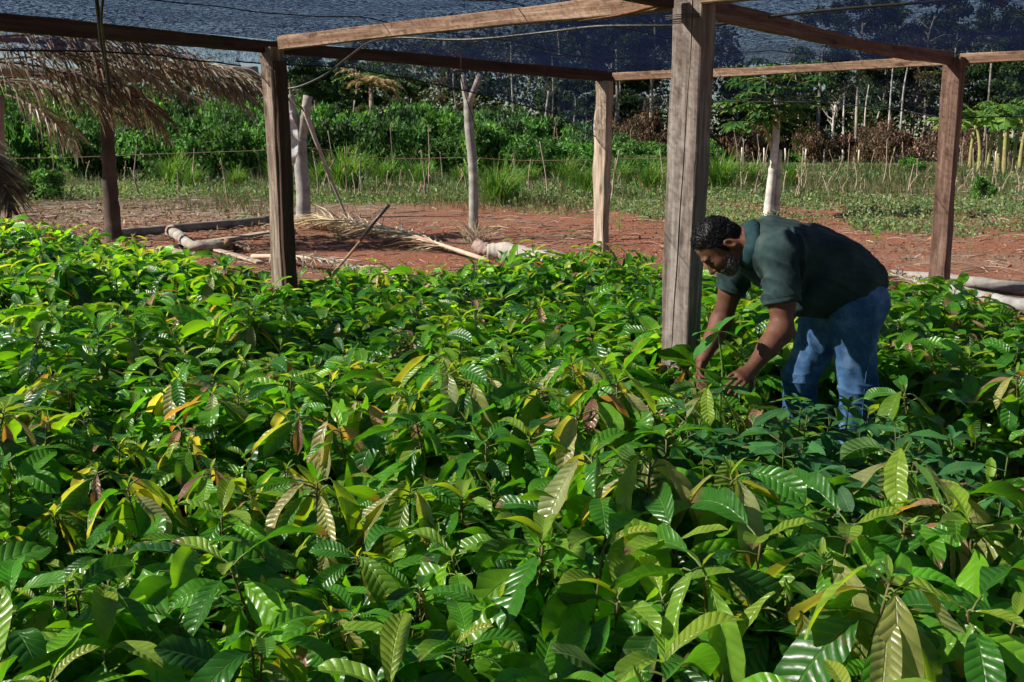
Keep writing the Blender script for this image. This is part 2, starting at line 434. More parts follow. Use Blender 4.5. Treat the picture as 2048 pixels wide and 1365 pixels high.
# shade net -------------------------------------------------------------
def m_net(name,cmax,slope,cmin,flat=True):
    n=NT(name)
    o=n.coord('Object')
    nz=n.noise(72,2,.75,o); n2=n.noise(2.2,1,.6,n.coord('Object',(.5,1,1))); n3=n.noise(33,0,.5,o)
    g=n.new('ShaderNodeNewGeometry')
    dt=n.new('ShaderNodeVectorMath',operation='DOT_PRODUCT'); n.l.new(g.outputs['Incoming'],dt.inputs[0]); n.l.new(g.outputs['True Normal'],dt.inputs[1])
    c=n.math('ABSOLUTE',dt.outputs['Value'])
    sz=n.new('ShaderNodeSeparateXYZ'); n.l.new(g.outputs['Incoming'],sz.inputs[0])
    if flat: c=n.math('ADD',n.math('MULTIPLY',c,.3),n.math('MULTIPLY',n.math('ABSOLUTE',sz.outputs[2]),.7))
    # woven threads cover more the more slanted the ray meets the cloth
    cover=n.math('MAXIMUM',n.math('SUBTRACT',cmax,n.math('MULTIPLY',c,slope)),cmin)
    cover=n.math('ADD',cover,n.math('MULTIPLY',n.math('SUBTRACT',n2,.5),.3))
    k=n.math('ADD',n.math('MULTIPLY',n.math('SUBTRACT',nz,.5),2.2),cover,clamp=True)
    k=n.math('ADD',k,n.math('MULTIPLY',n.math('SUBTRACT',n3,.5),.9),clamp=True)
    d=n.new('ShaderNodeBsdfDiffuse'); n.put(d.inputs[0],(.008,.010,.022))
    tr=n.new('ShaderNodeBsdfTranslucent'); n.put(tr.inputs[0],(.012,.018,.050))
    body=n.mixs(.5,d.outputs[0],tr.outputs[0])
    tp=n.new('ShaderNodeBsdfTransparent'); n.put(tp.inputs[0],(.97,.98,1))
    return n.fin(n.mixs(k,tp.outputs[0],body))
M['net']=m_net('navy_shade_net',.97,1.54,.04)
M['net_flap']=m_net('navy_shade_net_side',.50,.15,.3,False)
M['hem']=m_tint('black_hem_cord',.6,noise=30)
def netz(s,t,P=None):
    # rests on the beams, sags between them, with small pulled wrinkles
    sag=0
    sa=np.abs(np.sin(np.pi*np.clip((s)/4.76,-2,1)))*np.abs(np.sin(np.pi*t/3.58))
    w=Nz(41,.9); w2=Nz(42,.28)
    q=np.stack([s*1.0,t*.35,0*s],-1)
    edge=np.clip((t-3.25)/.33,0,1)+np.clip((s-4.5)/.3,0,1)
    return ZT+.045-.05*np.clip(edge,0,1)-.10*sa+.022*w(q)*np.minimum(1,sa*3+.15)+.009*w2(q*np.array([1,2.5,1]))*np.minimum(1,sa*3)
def netroof():
    s=np.linspace(-7.5,4.84,170); t=np.linspace(3.66,-5.5,130)
    S,T=np.meshgrid(s,t); Z=netz(S,T)
    P=np.array(MP)[None,None,:]*0+S[...,None]*np.array(UV)+T[...,None]*np.array(VV); P[...,2]=Z
    mb=MB(); mb.add(P.reshape(-1,3),grid_q(len(t),len(s)))
    o=mb.build('net_roof',M['net'],house)
    # seams in the net
    for tt,c in ((2.35,0),(1.15,0),(-1.2,0),(-2.3,0)):
        mb=MB(); ss=np.linspace(-7.4,4.8,140); pz=netz(ss,ss*0+tt)
        pp=ss[:,None]*np.array(UV)+tt*np.array(VV); pp[:,2]=pz-.006
        tube(mb,pp,.0035,4,c=(.01,.01,.02)); mb.build('seam',M['hem'],house)
netroof()
# net flap that hangs outside the eaves, lower edge hemmed with cord
def flap(name,fa,fb,low,zt,seed,n=90,out=.0):
    # fa->fb line on plan, low(k) lower height
    k=np.linspace(0,1,n); A=np.array(fa);B=np.array(fb)
    w=Nz(seed,.25); w2=Nz(seed+1,.06)
    line=A+(B-A)*k[:,None]; zl=low(k)
    rows=14; P=np.zeros((rows,n,3))
    nrm=np.array([-(B-A)[1],(B-A)[0],0]); nrm/=np.linalg.norm(nrm)
    for r in range(rows):
        f=r/(rows-1); P[r]=line; P[r,:,2]=zt+(zl-zt)*f
        P[r]+=nrm*(f*(.05*w(line)+.02*w2(line)))[:,None]+nrm*out*f
    mb=MB(); mb.add(P.reshape(-1,3),grid_q(rows,n)); mb.build(name,M['net_flap'],house)
    mb=MB(); tube(mb,P[-1],.006,5,c=(.008,.008,.012)); mb.build('hem_cord',M['hem'],house)
def lowz(pts,fa,fb):
    """lower edge of the flap measured from the photograph: heights at several points of the line fa-fb"""
    ks=[];zs=[]
    A=Vector(fa);B=Vector(fb)
    for px,py in pts:
        # meet the view ray with the vertical plane through fa-fb
        r=at(px,py,1.0)-Vector((0,0,CAMZ)); o=Vector((0,0,CAMZ))-(Vector((MP.x,MP.y,0)))*0
        nrm=Vector((-(B-A).y,(B-A).x,0)); Aw=A+Vector((MP.x,MP.y,0))
        t=(Aw-Vector((0,0,CAMZ))).dot(nrm)/r.dot(nrm); p=Vector((0,0,CAMZ))+r*t
        ks.append((p-Aw).dot(B-A)/(B-A).length_squared); zs.append(p.z)
    i=np.argsort(ks); ks=np.array(ks)[i]; zs=np.array(zs)[i]
    return lambda k: np.interp(k,ks,zs)
fa=hp(F(0,3.67)); fb=hp(F(4.86,3.67))
flap('net_flap',fa,fb,lowz([(560,128),(705,136),(808,155),(910,178),(1013,201),(1095,228),(1185,272),(1205,282)],fa,fb),ZT-.01,51)
fa=hp(F(-7.5,3.67)); fb=hp(F(0,3.67))
lw=Nz(77,.5)
flap('net_flap',fa,fb,lambda k: ZB-.03-.02*np.abs(lw(np.stack([k*7.5,k*0,k*0],-1)))-.05*k,ZT-.01,53)
fa=hp(F(4.86,3.6)); fb=hp(F(4.86,-4.6))
flap('net_flap',fa,fb,lowz([(1210,260),(1264,228),(1337,209),(1425,203),(1630,205),(1769,217),(1900,238),(2048,232),(2400,215)],fa,fb),ZT-.01,55,120)

# hose and wires under the net
def hose(name,pts,r,c,label,cat='hose',mat='hem',n=8):
    mb=MB(); tube(mb,curve(pts,n),r,8,c=c); o=mb.build(name,M[mat]); return tag(o,label,cat)

hose('irrigation_hose',[at(560,180,8.6),at(600,173,8.5),at(650,150,8.3),at(700,112,8.0),at(742,84,7.7),at(800,76,7.4),at(900,80,7.2),at(980,77,7.0),at(1100,64,6.8),at(1200,53,6.5),at(1345,52,6.3),at(1430,50,6.3),at(1560,31,6.2),at(1700,17,6.1),at(1900,0,6.0),at(2100,-30,5.8)],.009,(.03,.03,.028),'black irrigation hose strung along under the net','hose',mat='rubber')
hose('strap',[at(190,-20,5.9),at(197,30,6.0),at(203,85,6.3),at(212,130,6.5),at(220,190,6.6)],.012,(.012,.012,.014),'black strap hanging down from the eaves beam before the thatch','strap',mat='rubber')
hose('strap',[at(207,-10,5.9),at(203,40,6.0),at(209,95,6.3),at(216,150,6.5),at(221,196,6.6)],.007,(.012,.012,.014),'thin black strap twisted beside the wider hanging strap','strap',mat='rubber')
hose('wire',[at(920,86,8.8),at(922,120,9.2),at(921,150,9.5),at(932,195,9.8),at(947,240,10),at(961,284,10.2)],.0045,(.02,.02,.02),'thin black wire dangling before the slim forked trunk','wire',mat='rubber')
# ---------------------------------------------------------------- leaves and seedlings
DK=np.array([(.030,.135,.014),(.042,.175,.016),(.020,.095,.016),(.055,.205,.016)])
MD=np.array([(.09,.28,.016),(.13,.32,.02),(.065,.235,.018)])
YG=np.array([(.24,.37,.035),(.31,.40,.05),(.18,.33,.03)])
OL=np.array([(.33,.34,.10),(.40,.38,.16),(.28,.30,.08)])
BZ=np.array([(.32,.17,.09),(.37,.23,.13),(.28,.14,.10)])
PK=np.array([(.36,.17,.13),(.32,.14,.11)])
BG=np.array([(.028,.115,.038),(.035,.135,.042),(.05,.17,.045)])
def leaf(mb,base,az,e0,droop,L,W,col,rg,nu=12,nv=5,fold=.28,wav=.05,roll=0.,peak=.55,twist=0.):
    t=np.linspace(0,1,nu); el=e0-droop*(t**.8)
    h=np.array([math.cos(az),math.sin(az),0]); z=np.array([0,0,1.0]); sd_=np.array([-math.sin(az),math.cos(az),0])
    st=L/(nu-1)
    bend=rg.normal(0,.12)
    dirs=np.cos(el)[:,None]*h+np.sin(el)[:,None]*z
    dirs=dirs+sd_*(bend*(t-.2))[:,None]; dirs/=np.linalg.norm(dirs,axis=1)[:,None]
    P=np.array(base)+np.concatenate([[[0,0,0]],np.cumsum(dirs[:-1],axis=0)*st])
    N=-np.sin(el)[:,None]*h+np.cos(el)[:,None]*z
    rl=roll+twist*t
    S=np.cos(rl)[:,None]*sd_+np.sin(rl)[:,None]*N
    Nn=np.cross(dirs,S); Nn/=np.linalg.norm(Nn,axis=1)[:,None]+1e-9
    Nn*=np.sign((Nn*N).sum(1))[:,None]
    a_=peak/(1-peak)*.85; w=(t**(.85))*((1-t)**(.85/ (peak/(1-peak))*.9)); w/=w.max()
    tip=np.clip((1-t)/.14,0,1); w=w*(.35+.65*tip)+.0
    if rg.random()<.3:
        w=w*(1-rg.uniform(.15,.5)*np.exp(-((t-rg.uniform(.25,.9))/.05)**2))
    w[0]=.03; w[-1]=.004/max(W,.01)*.5
    v=np.linspace(-1,1,nv); ph=rg.random()*6; ph2=rg.random()*6
    wv=wav*W*(np.sin(t[:,None]*rg.uniform(9,15)+ph+(v[None,:]>0)*ph2))*np.abs(v)[None,:]**2
    V=P[:,None,:]+S[:,None,:]*(v[None,:,None]*(w*W*.5)[:,None,None])*math.cos(fold)+Nn[:,None,:]*((np.abs(v)[None,:]*(w*W*.5)[:,None])*math.sin(fold)+wv)[:,:,None]
    tt_=np.repeat(t,nv); uv=np.stack([tt_*rg.uniform(.78,1.3)+.01*np.tile(v>0,nu)*rg.normal(0,3),np.tile((v+1)/2,nu)],-1)
    cc=np.tile(np.asarray(col,float),(nu*nv,1))*(1+.10*np.sin(uv[:,:1]*5+ph)*np.cos(uv[:,1:]*4+ph2))
    if nu>6:
        r_=rg.random()
        if r_<.16:   # dry brown tip or margin
            k=np.clip((tt_-rg.uniform(.75,.9))/.08,0,1)[:,None]; cc=cc*(1-k)+np.array([.20,.12,.06])*k
        elif r_<.24:
            k=(np.clip((np.abs(uv[:,1]-.5)-.38)/.1,0,1)*(np.sin(uv[:,0]*17+ph)>.1))[:,None]*.8; cc=cc*(1-k)+np.array([.26,.20,.07])*k
    mb.add(V.reshape(-1,3),grid_q(nu,nv)[:,::-1],uv=uv,c=cc)
def pickc(rg,arr,j=.12):
    return np.clip(arr[rg.integers(len(arr))]*(1+rg.normal(0,j))*np.array([1+rg.normal(0,j*.6),1,1]),.004,.8)

def seedling(seed,look,lod=0,H=.36,size=1.0):
    """returns foliage MB, stem MB. soil level of the bag is z=.20"""
    rg=np.random.default_rng(seed); fo=MB(); st=MB()
    z0=.20; top=z0+H; lean=rg.normal(0,.03,2)
    sp=curve([(0,0,z0-.02),(lean[0]*.4,lean[1]*.4,z0+H*.5),(lean[0],lean[1],top)],3 if lod else 5)
    tube(st,sp,np.linspace(.0042,.0024,len(sp))*size,5 if lod==0 else 3,c=(.12,.10,.035))
    nu,nv=((13,7) if lod==0 else (8,5) if lod==1 else (6,3))
    nl=rg.integers(11,16) if lod<2 else rg.integers(9,12)
    az=rg.random()*6.28
    def petiole(b,a,e,l):
        e_=np.array(b)+l*np.array([math.cos(a)*math.cos(e),math.sin(a)*math.cos(e),math.sin(e)])
        if lod<2: tube(st,[b,(np.array(b)+e_)/2+np.array([0,0,.003]),e_],.0022*size,4 if lod==0 else 3,c=(.12,.17,.035),cap=False)
        return e_
    for k in range(nl):
        f=k/(nl-1); zz=z0+H*(.30+.68*f**.7)
        i=int((zz-z0)/H*(len(sp)-1)); b=sp[min(i,len(sp)-1)].copy(); b[2]=zz
        az+=2.4+rg.normal(0,.25)
        L=rg.uniform(.14,.235)*size*(1.15-.38*f); 
        e=rg.uniform(.05,.6); pl=rg.uniform(.015,.05)
        b2=petiole(b,az,e,pl)
        dr=rg.uniform(.5,1.5); e0=e-rg.uniform(.0,.5)
        if rg.random()<.15: e0+=.55
        elif rg.random()<.42: e0-=rg.uniform(.5,1.1); dr*=.6
        c=pickc(rg,DK if rg.random()<.62 else MD)
        if look=='bright': c=pickc(rg,MD if rg.random()<.55 else DK)*np.array([1.25,1.15,.9])
        leaf(fo,b2,az,e0,dr,L,L*rg.uniform(.34,.46),c,rg,nu,nv,fold=rg.uniform(.1,.5),wav=rg.uniform(.03,.09),roll=rg.normal(0,.42),peak=rg.uniform(.5,.62),twist=rg.normal(0,.4))
    # young flush at the tip
    nf={'dark':rg.integers(1,3),'bright':rg.integers(2,4),'flush':rg.integers(4,7),'bronze':rg.integers(4,6),'pink':rg.integers(3,5)}[look]
    tp=sp[-1]
    for k in range(nf):
        az+=2.4+rg.normal(0,.4)
        if look in('dark','bright'):
            L=rg.uniform(.08,.14)*size; c=pickc(rg,MD if look=='dark' else YG); e=rg.uniform(.3,1.0)
            b2=petiole(tp,az,e,.015); leaf(fo,b2,az,e,rg.uniform(.4,1.2),L,L*.36,c,rg,nu,nv,fold=.4,wav=.04)
        elif look=='flush':
            L=rg.uniform(.14,.215)*size; c=pickc(rg,YG if rg.random()<.6 else OL); e=rg.uniform(.1,.6)
            b2=petiole(tp+np.array([0,0,-.01*k]),az,e,rg.uniform(.02,.05)); leaf(fo,b2,az,-.65+rg.normal(0,.2),rg.uniform(.5,.85),L,L*rg.uniform(.30,.38),c,rg,nu,nv,fold=rg.uniform(.15,.5),wav=.05,roll=rg.normal(0,.25))
        elif look=='bronze':
            L=rg.uniform(.12,.19)*size; c=pickc(rg,OL if rg.random()<.45 else BZ); e=rg.uniform(.1,.5)
            b2=petiole(tp+np.array([0,0,-.01*k]),az,e,rg.uniform(.02,.045)); leaf(fo,b2,az,-.6+rg.normal(0,.25),rg.uniform(.5,.9),L,L*rg.uniform(.28,.35),c,rg,nu,nv,fold=rg.uniform(.2,.55),wav=.04,roll=rg.normal(0,.25))
        else:
            L=rg.uniform(.06,.12)*size; c=pickc(rg,PK if rg.random()<.7 else BZ); e=rg.uniform(.2,.8)
            b2=petiole(tp,az,e,.02); leaf(fo,b2,az,.2,rg.uniform(.8,1.5),L,L*.32,c,rg,nu,nv,fold=.4,wav=.04)
    if look in('flush','bronze'):
        for k in range(2):
            az+=2.2; leaf(fo,tp,az,1.1,.4,.05,.014,pickc(rg,YG),rg,6,3,fold=.5)
    return fo,st
def smooth_seedling(seed,lod=0,H=.5,size=1.0):
    """slender stem with whorls of smooth pointed leaflets"""
    rg=np.random.default_rng(seed); fo=MB(); st=MB(); z0=.20; lean=rg.normal(0,.05,2)
    sp=curve([(0,0,z0-.02),(lean[0]*.3,lean[1]*.3,z0+H*.5),(lean[0],lean[1],z0+H)],5)
    tube(st,sp,np.linspace(.0036,.0022,len(sp))*size,5,c=(.10,.12,.035))
    nu,nv=(11,5) if lod==0 else (6,3); az=rg.random()*6.28
    for k in range(5):
        f=k/4; b=sp[int((.42+.56*f)*(len(sp)-1))]
        az+=2.4+rg.normal(0,.3); pl=rg.uniform(.06,.13)*size*(1.15-.6*f); e=rg.uniform(.15,.7)
        e_=b+pl*np.array([math.cos(az)*math.cos(e),math.sin(az)*math.cos(e),math.sin(e)])
        tube(st,[b,(b+e_)/2,e_],.0018*size,4,c=(.12,.16,.05),cap=False)
        for j in (-1,0,1):
            L=rg.uniform(.12,.175)*size*(1 if j==0 else .85)
            leaf(fo,e_,az+j*rg.uniform(.7,1.05),rg.uniform(-.25,.25),rg.uniform(.1,.7),L,L*rg.uniform(.34,.42),pickc(rg,BG),rg,nu,nv,fold=rg.uniform(.05,.3),wav=.03,roll=rg.normal(0,.3),peak=.52)
    for k in range(4):
        L=rg.uniform(.05,.09); leaf(fo,sp[-1]-np.array([0,0,.004]),az+k*1.7,rg.uniform(.3,1.0),.6,L,L*.36,pickc(rg,BG)*1.3,rg,nu,nv,fold=.3)
    return fo,st
def bag_mesh():
    mb=MB(); n=14; rg=np.random.default_rng(5)
    prof=[(.0,.001),(.05,.0),(.058,.02),(.062,.10),(.060,.185),(.064,.205),(.057,.203),(.055,.19),(.0,.188)]
    V=[];
    for r,z in prof:
        for k in range(n):
            a=k/n*6.283; rr=r*(1+.05*math.sin(3*a+z*40)+.03*rg.normal()); V.append((rr*math.cos(a),rr*math.sin(a),z))
    col=np.repeat(np.array([(.012,.012,.013)]*7+[(.06,.035,.022)]*2),n,axis=0)
    mb.add(V,grid_q(len(prof),n,True),c=col); return mb.mesh('grow_bag',M['bag'])
BAG=bag_mesh()

# the bed's outline on the ground
BED=np.array([(-8.5,15.0),(-4.4,11.6),(-2.9,9.3),(-1.95,8.35),(-1.3,9.0),(.9,10.7),(1.5,10.3),(2.6,8.6),(3.05,7.4),(3.5,6.4),(4.6,5.2),(3.3,1.3),(-2.6,1.3),(-4.6,4.2),(-8.5,8.6)])
def inside(x,y,poly=BED):
    r=False; n=len(poly)
    for i in range(n):
        x1,y1=poly[i]; x2,y2=poly[(i+1)%n]
        if (y1>y)!=(y2>y) and x<(x2-x1)*(y-y1)/(y2-y1)+x1: r=not r
    return r
MANFEET=[]
rg=np.random.default_rng(2024); pts=[]
rows=np.arange(-12,16,.158)
for i,s in enumerate(rows):
    for j,t in enumerate(rows):
        x=s*.72-t*.69; y=s*.69+t*.72
        x+=rg.normal(0,.03); y+=rg.normal(0,.03)
        if y<1.3 or y>15.2 or not inside(x,y): continue
        if abs(x)>.5*y+.95: continue
        if ((x+1.2)/.6)**2+((y-3.5)/.25)**2<1: continue
        if ((x-.75)/.42)**2+((y-3.45)/.2)**2<1: continue
        if ((x+2.9)/1.0)**2+((y-7.2-.2*(x+2.9))/.22)**2<1: continue
        if abs((Vector((x,y,0))-MP).dot(UV))<.13 and abs((Vector((x,y,0))-MP).dot(VV))<.17: continue
        q=Vector((x,y,0))-F(0,3.58)
        if q.length<.13: continue
        q=Vector((x,y,0))-F(4.76,0)
        if q.length<.13: continue
        pts.append((x,y))
_lum=Nz(71,.55)
def legs(x,y):
    # the plants trodden and pushed aside in front of the man stand lower
    return .58 if (1.0<x<2.0 and 3.75<y<5.0) or (.85<x<1.3 and 4.1<y<4.9) else .76 if (.55<x<1.1 and 4.2<y<5.35) else 1.16 if (x<-3.2 and y>7) else 1.0
def lump(x,y): return float(np.clip(1+.13*_lum(np.array([[x,y,0.]]))[0],.68,1.3))
pts=[p for p in pts if rg.random()>.05+.25*(lump(*p)<.82)]
pts.sort(key=lambda p:p[1])
LOOKS=['dark','bright','flush','bronze','pink']
def look_at(x,y):
    # more pale drooping flush in the middle, more dark foliage close to the camera
    r=rg.random(); cen=math.exp(-((x-.35)/.6)**2-((y-4.2)/.7)**2)
    k=1.0 if y<5.5 else .8
    if r<(.18+.35*cen)*k: return 'flush'
    if r<(.31+.40*cen)*k: return 'bronze'
    if r<(.37+.40*cen)*k: return 'pink'
    return 'dark' if rg.random()<.5 else 'bright'
GD={'dark':'glossy dark green cacao seedlings','bright':'bright green cacao seedlings','flush':'cacao seedlings with drooping yellow-green young leaves','bronze':'cacao seedlings with drooping bronze young leaves','pink':'cacao seedlings with small pinkish tip leaves','smooth':'slender smooth-leaved seedlings'}
LB={'dark':'glossy dark green cacao seedling, ','bright':'bright green cacao seedling, ','flush':'cacao seedling with drooping yellow-green leaves, ','bronze':'cacao seedling with drooping bronze leaves, ','pink':'cacao seedling with small pinkish tip leaves, ','smooth':'slender smooth-leaved seedling, '}
def where(x,y):
    px,py=pix((x,y,.5))
    if py>1120: r='at the near bed edge'
    elif py>930: r='a few rows in'
    else: r='in the middle rows'
    if px<480: c='below the thatch'
    elif px<1000: c='below the pale post'
    elif px<1500: c='below the thick post'
    else: c='below the man'
    return r+' '+c
protos={}
def proto(look,var):
    k=(look,var)
    if k in protos: return protos[k]
    sd_=100+LOOKS.index(look)*20+var if look!='smooth' else 900+var
    if look=='smooth': fo,st=smooth_seedling(sd_)
    else: fo,st=seedling(sd_,look,H=[.27,.33,.38,.30,.35][var%5]+(.05 if look in('flush','bronze') else 0),size=1.12)
    fm=fo.mesh('foliage',M['smooth_leaf'] if look=='smooth' else M['leaf']); sm=st.mesh('stem',M['bark_green'])
    protos[k]=(fm,sm); return protos[k]
def place_seedling(x,y,look,var,rz,sc,label=None,group=True,tilt=(0,0)):
    fm,sm=proto(look,var)
    t=thing('cacao_seedling' if look!='smooth' else 'broadleaf_seedling',label or LB[look]+where(x,y),'seedling',(x,y,0),rz,GD[look] if group else None)
    t.scale=(sc,sc,sc); t.rotation_euler=(tilt[0],tilt[1],rz)
    link('foliage',fm,t); link('stem',sm,t); link('grow_bag',BAG,t)
    return t
near=[];far=[]
for (x,y) in pts:
    # keep clear of the man's legs
    if any((x-a)**2+(y-b)**2<r*r for a,b,r in ((1.47,5.02,.20),(1.62,4.80,.20),(1.52,4.92,.18))): continue
    if abs(x)>.5*y+.30: far.append((x,y)); continue
    near.append((x,y))
smooth_pts=[(rg.uniform(.55,2.2),rg.uniform(2.75,4.35)) for _ in range(42)]
smooth_pts=[(x,y) for x,y in smooth_pts if x<.47*y+.1 and not((x-1.5)**2+(y-4.75)**2<.3**2)]
NB=300
nearest=[p for p in near if p[1]>1.55 and not (any((p[0]-a)**2+(p[1]-b)**2<.085**2 for a,b in smooth_pts))]
def dens(x,y):   # thinner cacao where the slender seedlings stand
    return not (x>.55 and 2.75<y<4.2 and rg.random()<.35)
nearest=[p for p in nearest if p[1]>4.4 or dens(*p)]
front=nearest[:NB-0]; back=nearest[NB-0:]
for i,(x,y) in enumerate(front):
    lk=look_at(x,y)
    if y<2.9 and lk in('pink','bronze') and rg.random()<.6: lk='flush' if rg.random()<.5 else 'dark'
    if legs(x,y)<1 and lk in('flush','bronze'): lk='bright'
    sc=rg.uniform(.88,1.18)
    if x>.55 and 2.75<y<4.2: sc*=.8
    sc*=np.interp(y,[2.2,4.0,6],[1.0,.92,.88])
    sc*=rg.choice([.85,1,1,1.12])*lump(x,y)
    sc=min(sc,1.2)*legs(x,y)
    place_seedling(x,y,lk,int(rg.integers(5)),rg.random()*6.28,sc,tilt=(rg.normal(0,.09),rg.normal(0,.09)))
for i,(x,y) in enumerate(smooth_pts):
    place_seedling(x,y,'smooth',int(rg.integers(5)),rg.random()*6.28,rg.uniform(.80,1.0)*(.78 if y>3.6 else 1),tilt=(rg.normal(0,.07),rg.normal(0,.07)))
# the rest of the bed, too many to count: one object
def mass(name,plist,mk,mats,label,cat,lodf):
    vs,qs,ts,uvs,cs=[],[],[],[],[]; off=0
    cache={}
    for (x,y) in plist:
        lod=lodf(y); lk=look_at(x,y); var=int(rg.integers(7)); key=(lk,var,lod)
        if key not in cache:
            fo,st=seedling(500+LOOKS.index(lk)*40+var+lod*300,lk,lod,H=.20+.018*var,size=1.05)
            a=fo.arrays(); b=st.arrays(); 
            cache[key]=(np.concatenate([a[0],b[0]]),np.concatenate([a[1],b[1]+len(a[0])]),b[2]+len(a[0]),np.concatenate([a[3],b[3]*0+.25]),np.concatenate([a[4],b[4]]))
        v,q,t,uv,c=cache[key]
        an=rg.random()*6.28; s=rg.uniform(.85,1.25)*lump(x,y)*legs(x,y)*(1.0 if y<6.5 else .92 if y<9 else .86); ca,sa=math.cos(an)*s,math.sin(an)*s
        
        tx,ty=rg.normal(0,.1,2)
        V=np.stack([v[:,0]*ca-v[:,1]*sa+x+v[:,2]*tx,v[:,0]*sa+v[:,1]*ca+y+v[:,2]*ty,v[:,2]*s],-1)
        vs.append(V); qs.append(q+off); ts.append(t+off); uvs.append(uv); cs.append(c*rg.uniform(.8,1.2)); off+=len(V)
    me=mesh_np(name,np.concatenate(vs),np.concatenate(qs),np.concatenate(ts),np.concatenate(uvs),np.concatenate(cs),M['leaf'])
    return tag(link(name,me),label,cat,kind='stuff')
mass('seedling_mass',back+[p for p in far]+[p for p in near if p[1]<=1.55],None,None,'dense mass of cacao seedlings filling the rest of the nursery bed','seedlings',lambda y:1 if y<7.5 else 2)
print('front',len(front),'back',len(back),'far',len(far),'first back y',back[0])

# the tall young plant right at the man's hands
def hand_plant():
    b=at(1444,830,4.12); b.z=0
    t=thing('broadleaf_seedling','tall bright green seedling with five smooth leaves, right in front of the bending man\'s hands','seedling',b)
    st=MB(); fo=MB(); rg2=np.random.default_rng(9)
    pp=[Vector((0,0,.18))]+[at(px,py,4.12)-b for px,py in ((1441,800),(1445,745),(1441,700),(1437,664))]
    c=curve(pp,5); tube(st,c,np.linspace(.006,.0042,len(c)),6,c=(.10,.20,.035))
    top=np.array(at(1437,662,4.12)-b)
    for px,py,Y,w,fo_ in ((1388,670,4.02,.075,.1),(1394,718,4.0,.075,.15),(1478,630,4.16,.085,.25),(1492,684,4.05,.07,.1),(1455,640,4.3,.06,.2)):
        e=np.array(at(px,py,Y)-b); d=e-top; L=np.linalg.norm(d); az=math.atan2(d[1],d[0]); el=math.asin(d[2]/L)
        leaf(fo,top+d*.04,az,el+.22,.45,L*1.02,w,np.array((.06,.22,.045)),rg2,13,7,fold=fo_,wav=.03,roll=.35 if px<1430 else -.35,peak=.5)
    low=np.array(at(1443,770,4.12)-b)
    for px,py,Y,w in ((1400,740,4.0,.07),(1462,758,4.0,.075),(1415,800,3.95,.075),(1490,790,3.98,.07),(1385,765,4.05,.06)):
        e=np.array(at(px,py,Y)-b); d=e-low; L=np.linalg.norm(d); az=math.atan2(d[1],d[0]); el=math.asin(d[2]/L)
        leaf(fo,low+d*.1,az,el+.2,.4,L*1.1,w,pickc(rg2,BG)*np.array([1.3,1.2,1]),rg2,13,7,fold=.15,wav=.03,peak=.5)
    fo.build('foliage',M['smooth_leaf'],t); st.build('stem',M['bark_green'],t); link('grow_bag',BAG,t)
hand_plant()
for px,py,Y,lk,var,rz,sc,lab in ((1528,790,3.98,'bronze',1,.6,.98,'seedling with large tan drooping leaves, between the man\'s near hand and his jeans'),
  (1385,790,3.95,'flush',2,2.1,1.0,'seedling with tall yellow-green leaves standing just in front of the man\'s far wrist'),
  (1835,830,4.15,'flush',0,1.2,1.12,'seedling with big drooping olive leaves right behind the man\'s legs'),
  (1120,900,3.45,'flush',3,4.0,1.22,'tallest seedling hung with pale yellow leaves, in front of the thick post'),
  (1175,880,3.6,'bronze',2,.3,1.15,'seedling with silvery tan drooping leaves beside the pale yellow one')):
    q=at(px,py,Y); place_seedling(q.x,q.y,lk,var,rz,sc,label='cacao '+lab,group=False)
# ---------------------------------------------------------------- vegetation generators
def frame_of(N):
    """random orthonormal frames (k,3,3)"""
    return N
def leaf_cards(mb,P,size,rg,cols,aspect=.5,droop=0.,jit=.25,flat=0.):
    """small folded leaf shapes (two triangles-pairs) at points P, random directions"""
    k=len(P)
    d=rg.standard_normal((k,3)); d[:,2]=d[:,2]*(1-flat)-droop; d/=np.linalg.norm(d,axis=1)[:,None]
    r=rg.standard_normal((k,3)); r[:,2]*=(1-flat) if flat else 1; s=np.cross(d,r); s/=np.linalg.norm(s,axis=1)[:,None]
    nn=np.cross(d,s); L=size*(1+jit*rg.standard_normal(k)).clip(.4,2)
    L=L[:,None]; w=L*aspect*.5
    p0=P; p1=P+d*L*.45+s*w+nn*L*.06; p2=P+d*L; p3=P+d*L*.45-s*w+nn*L*.06; 
    V=np.stack([p0,p1,p2,p3],1).reshape(-1,3)
    q=np.arange(k*4).reshape(k,4)
    mb.add(V,q,c=np.repeat(cols,4,axis=0))
def colvar(rg,k,base,j=.25):
    b=np.array(base); b=b[rg.integers(len(b),size=k)] if b.ndim==2 else np.tile(b,(k,1))
    return (b*(1+j*rg.standard_normal((k,1)))*(1+.08*rg.standard_normal((k,3)))).clip(.004,.8)
GREEN1=[(.05,.14,.028),(.07,.19,.035),(.10,.24,.045),(.04,.11,.028)]
GREEN2=[(.018,.05,.016),(.03,.075,.02),(.045,.10,.025),(.055,.10,.03)]
OLIVE=[(.05,.075,.025),(.08,.10,.035),(.10,.12,.04)]
BROWN=[(.15,.085,.055),(.11,.065,.045),(.24,.16,.11),(.07,.05,.035)]
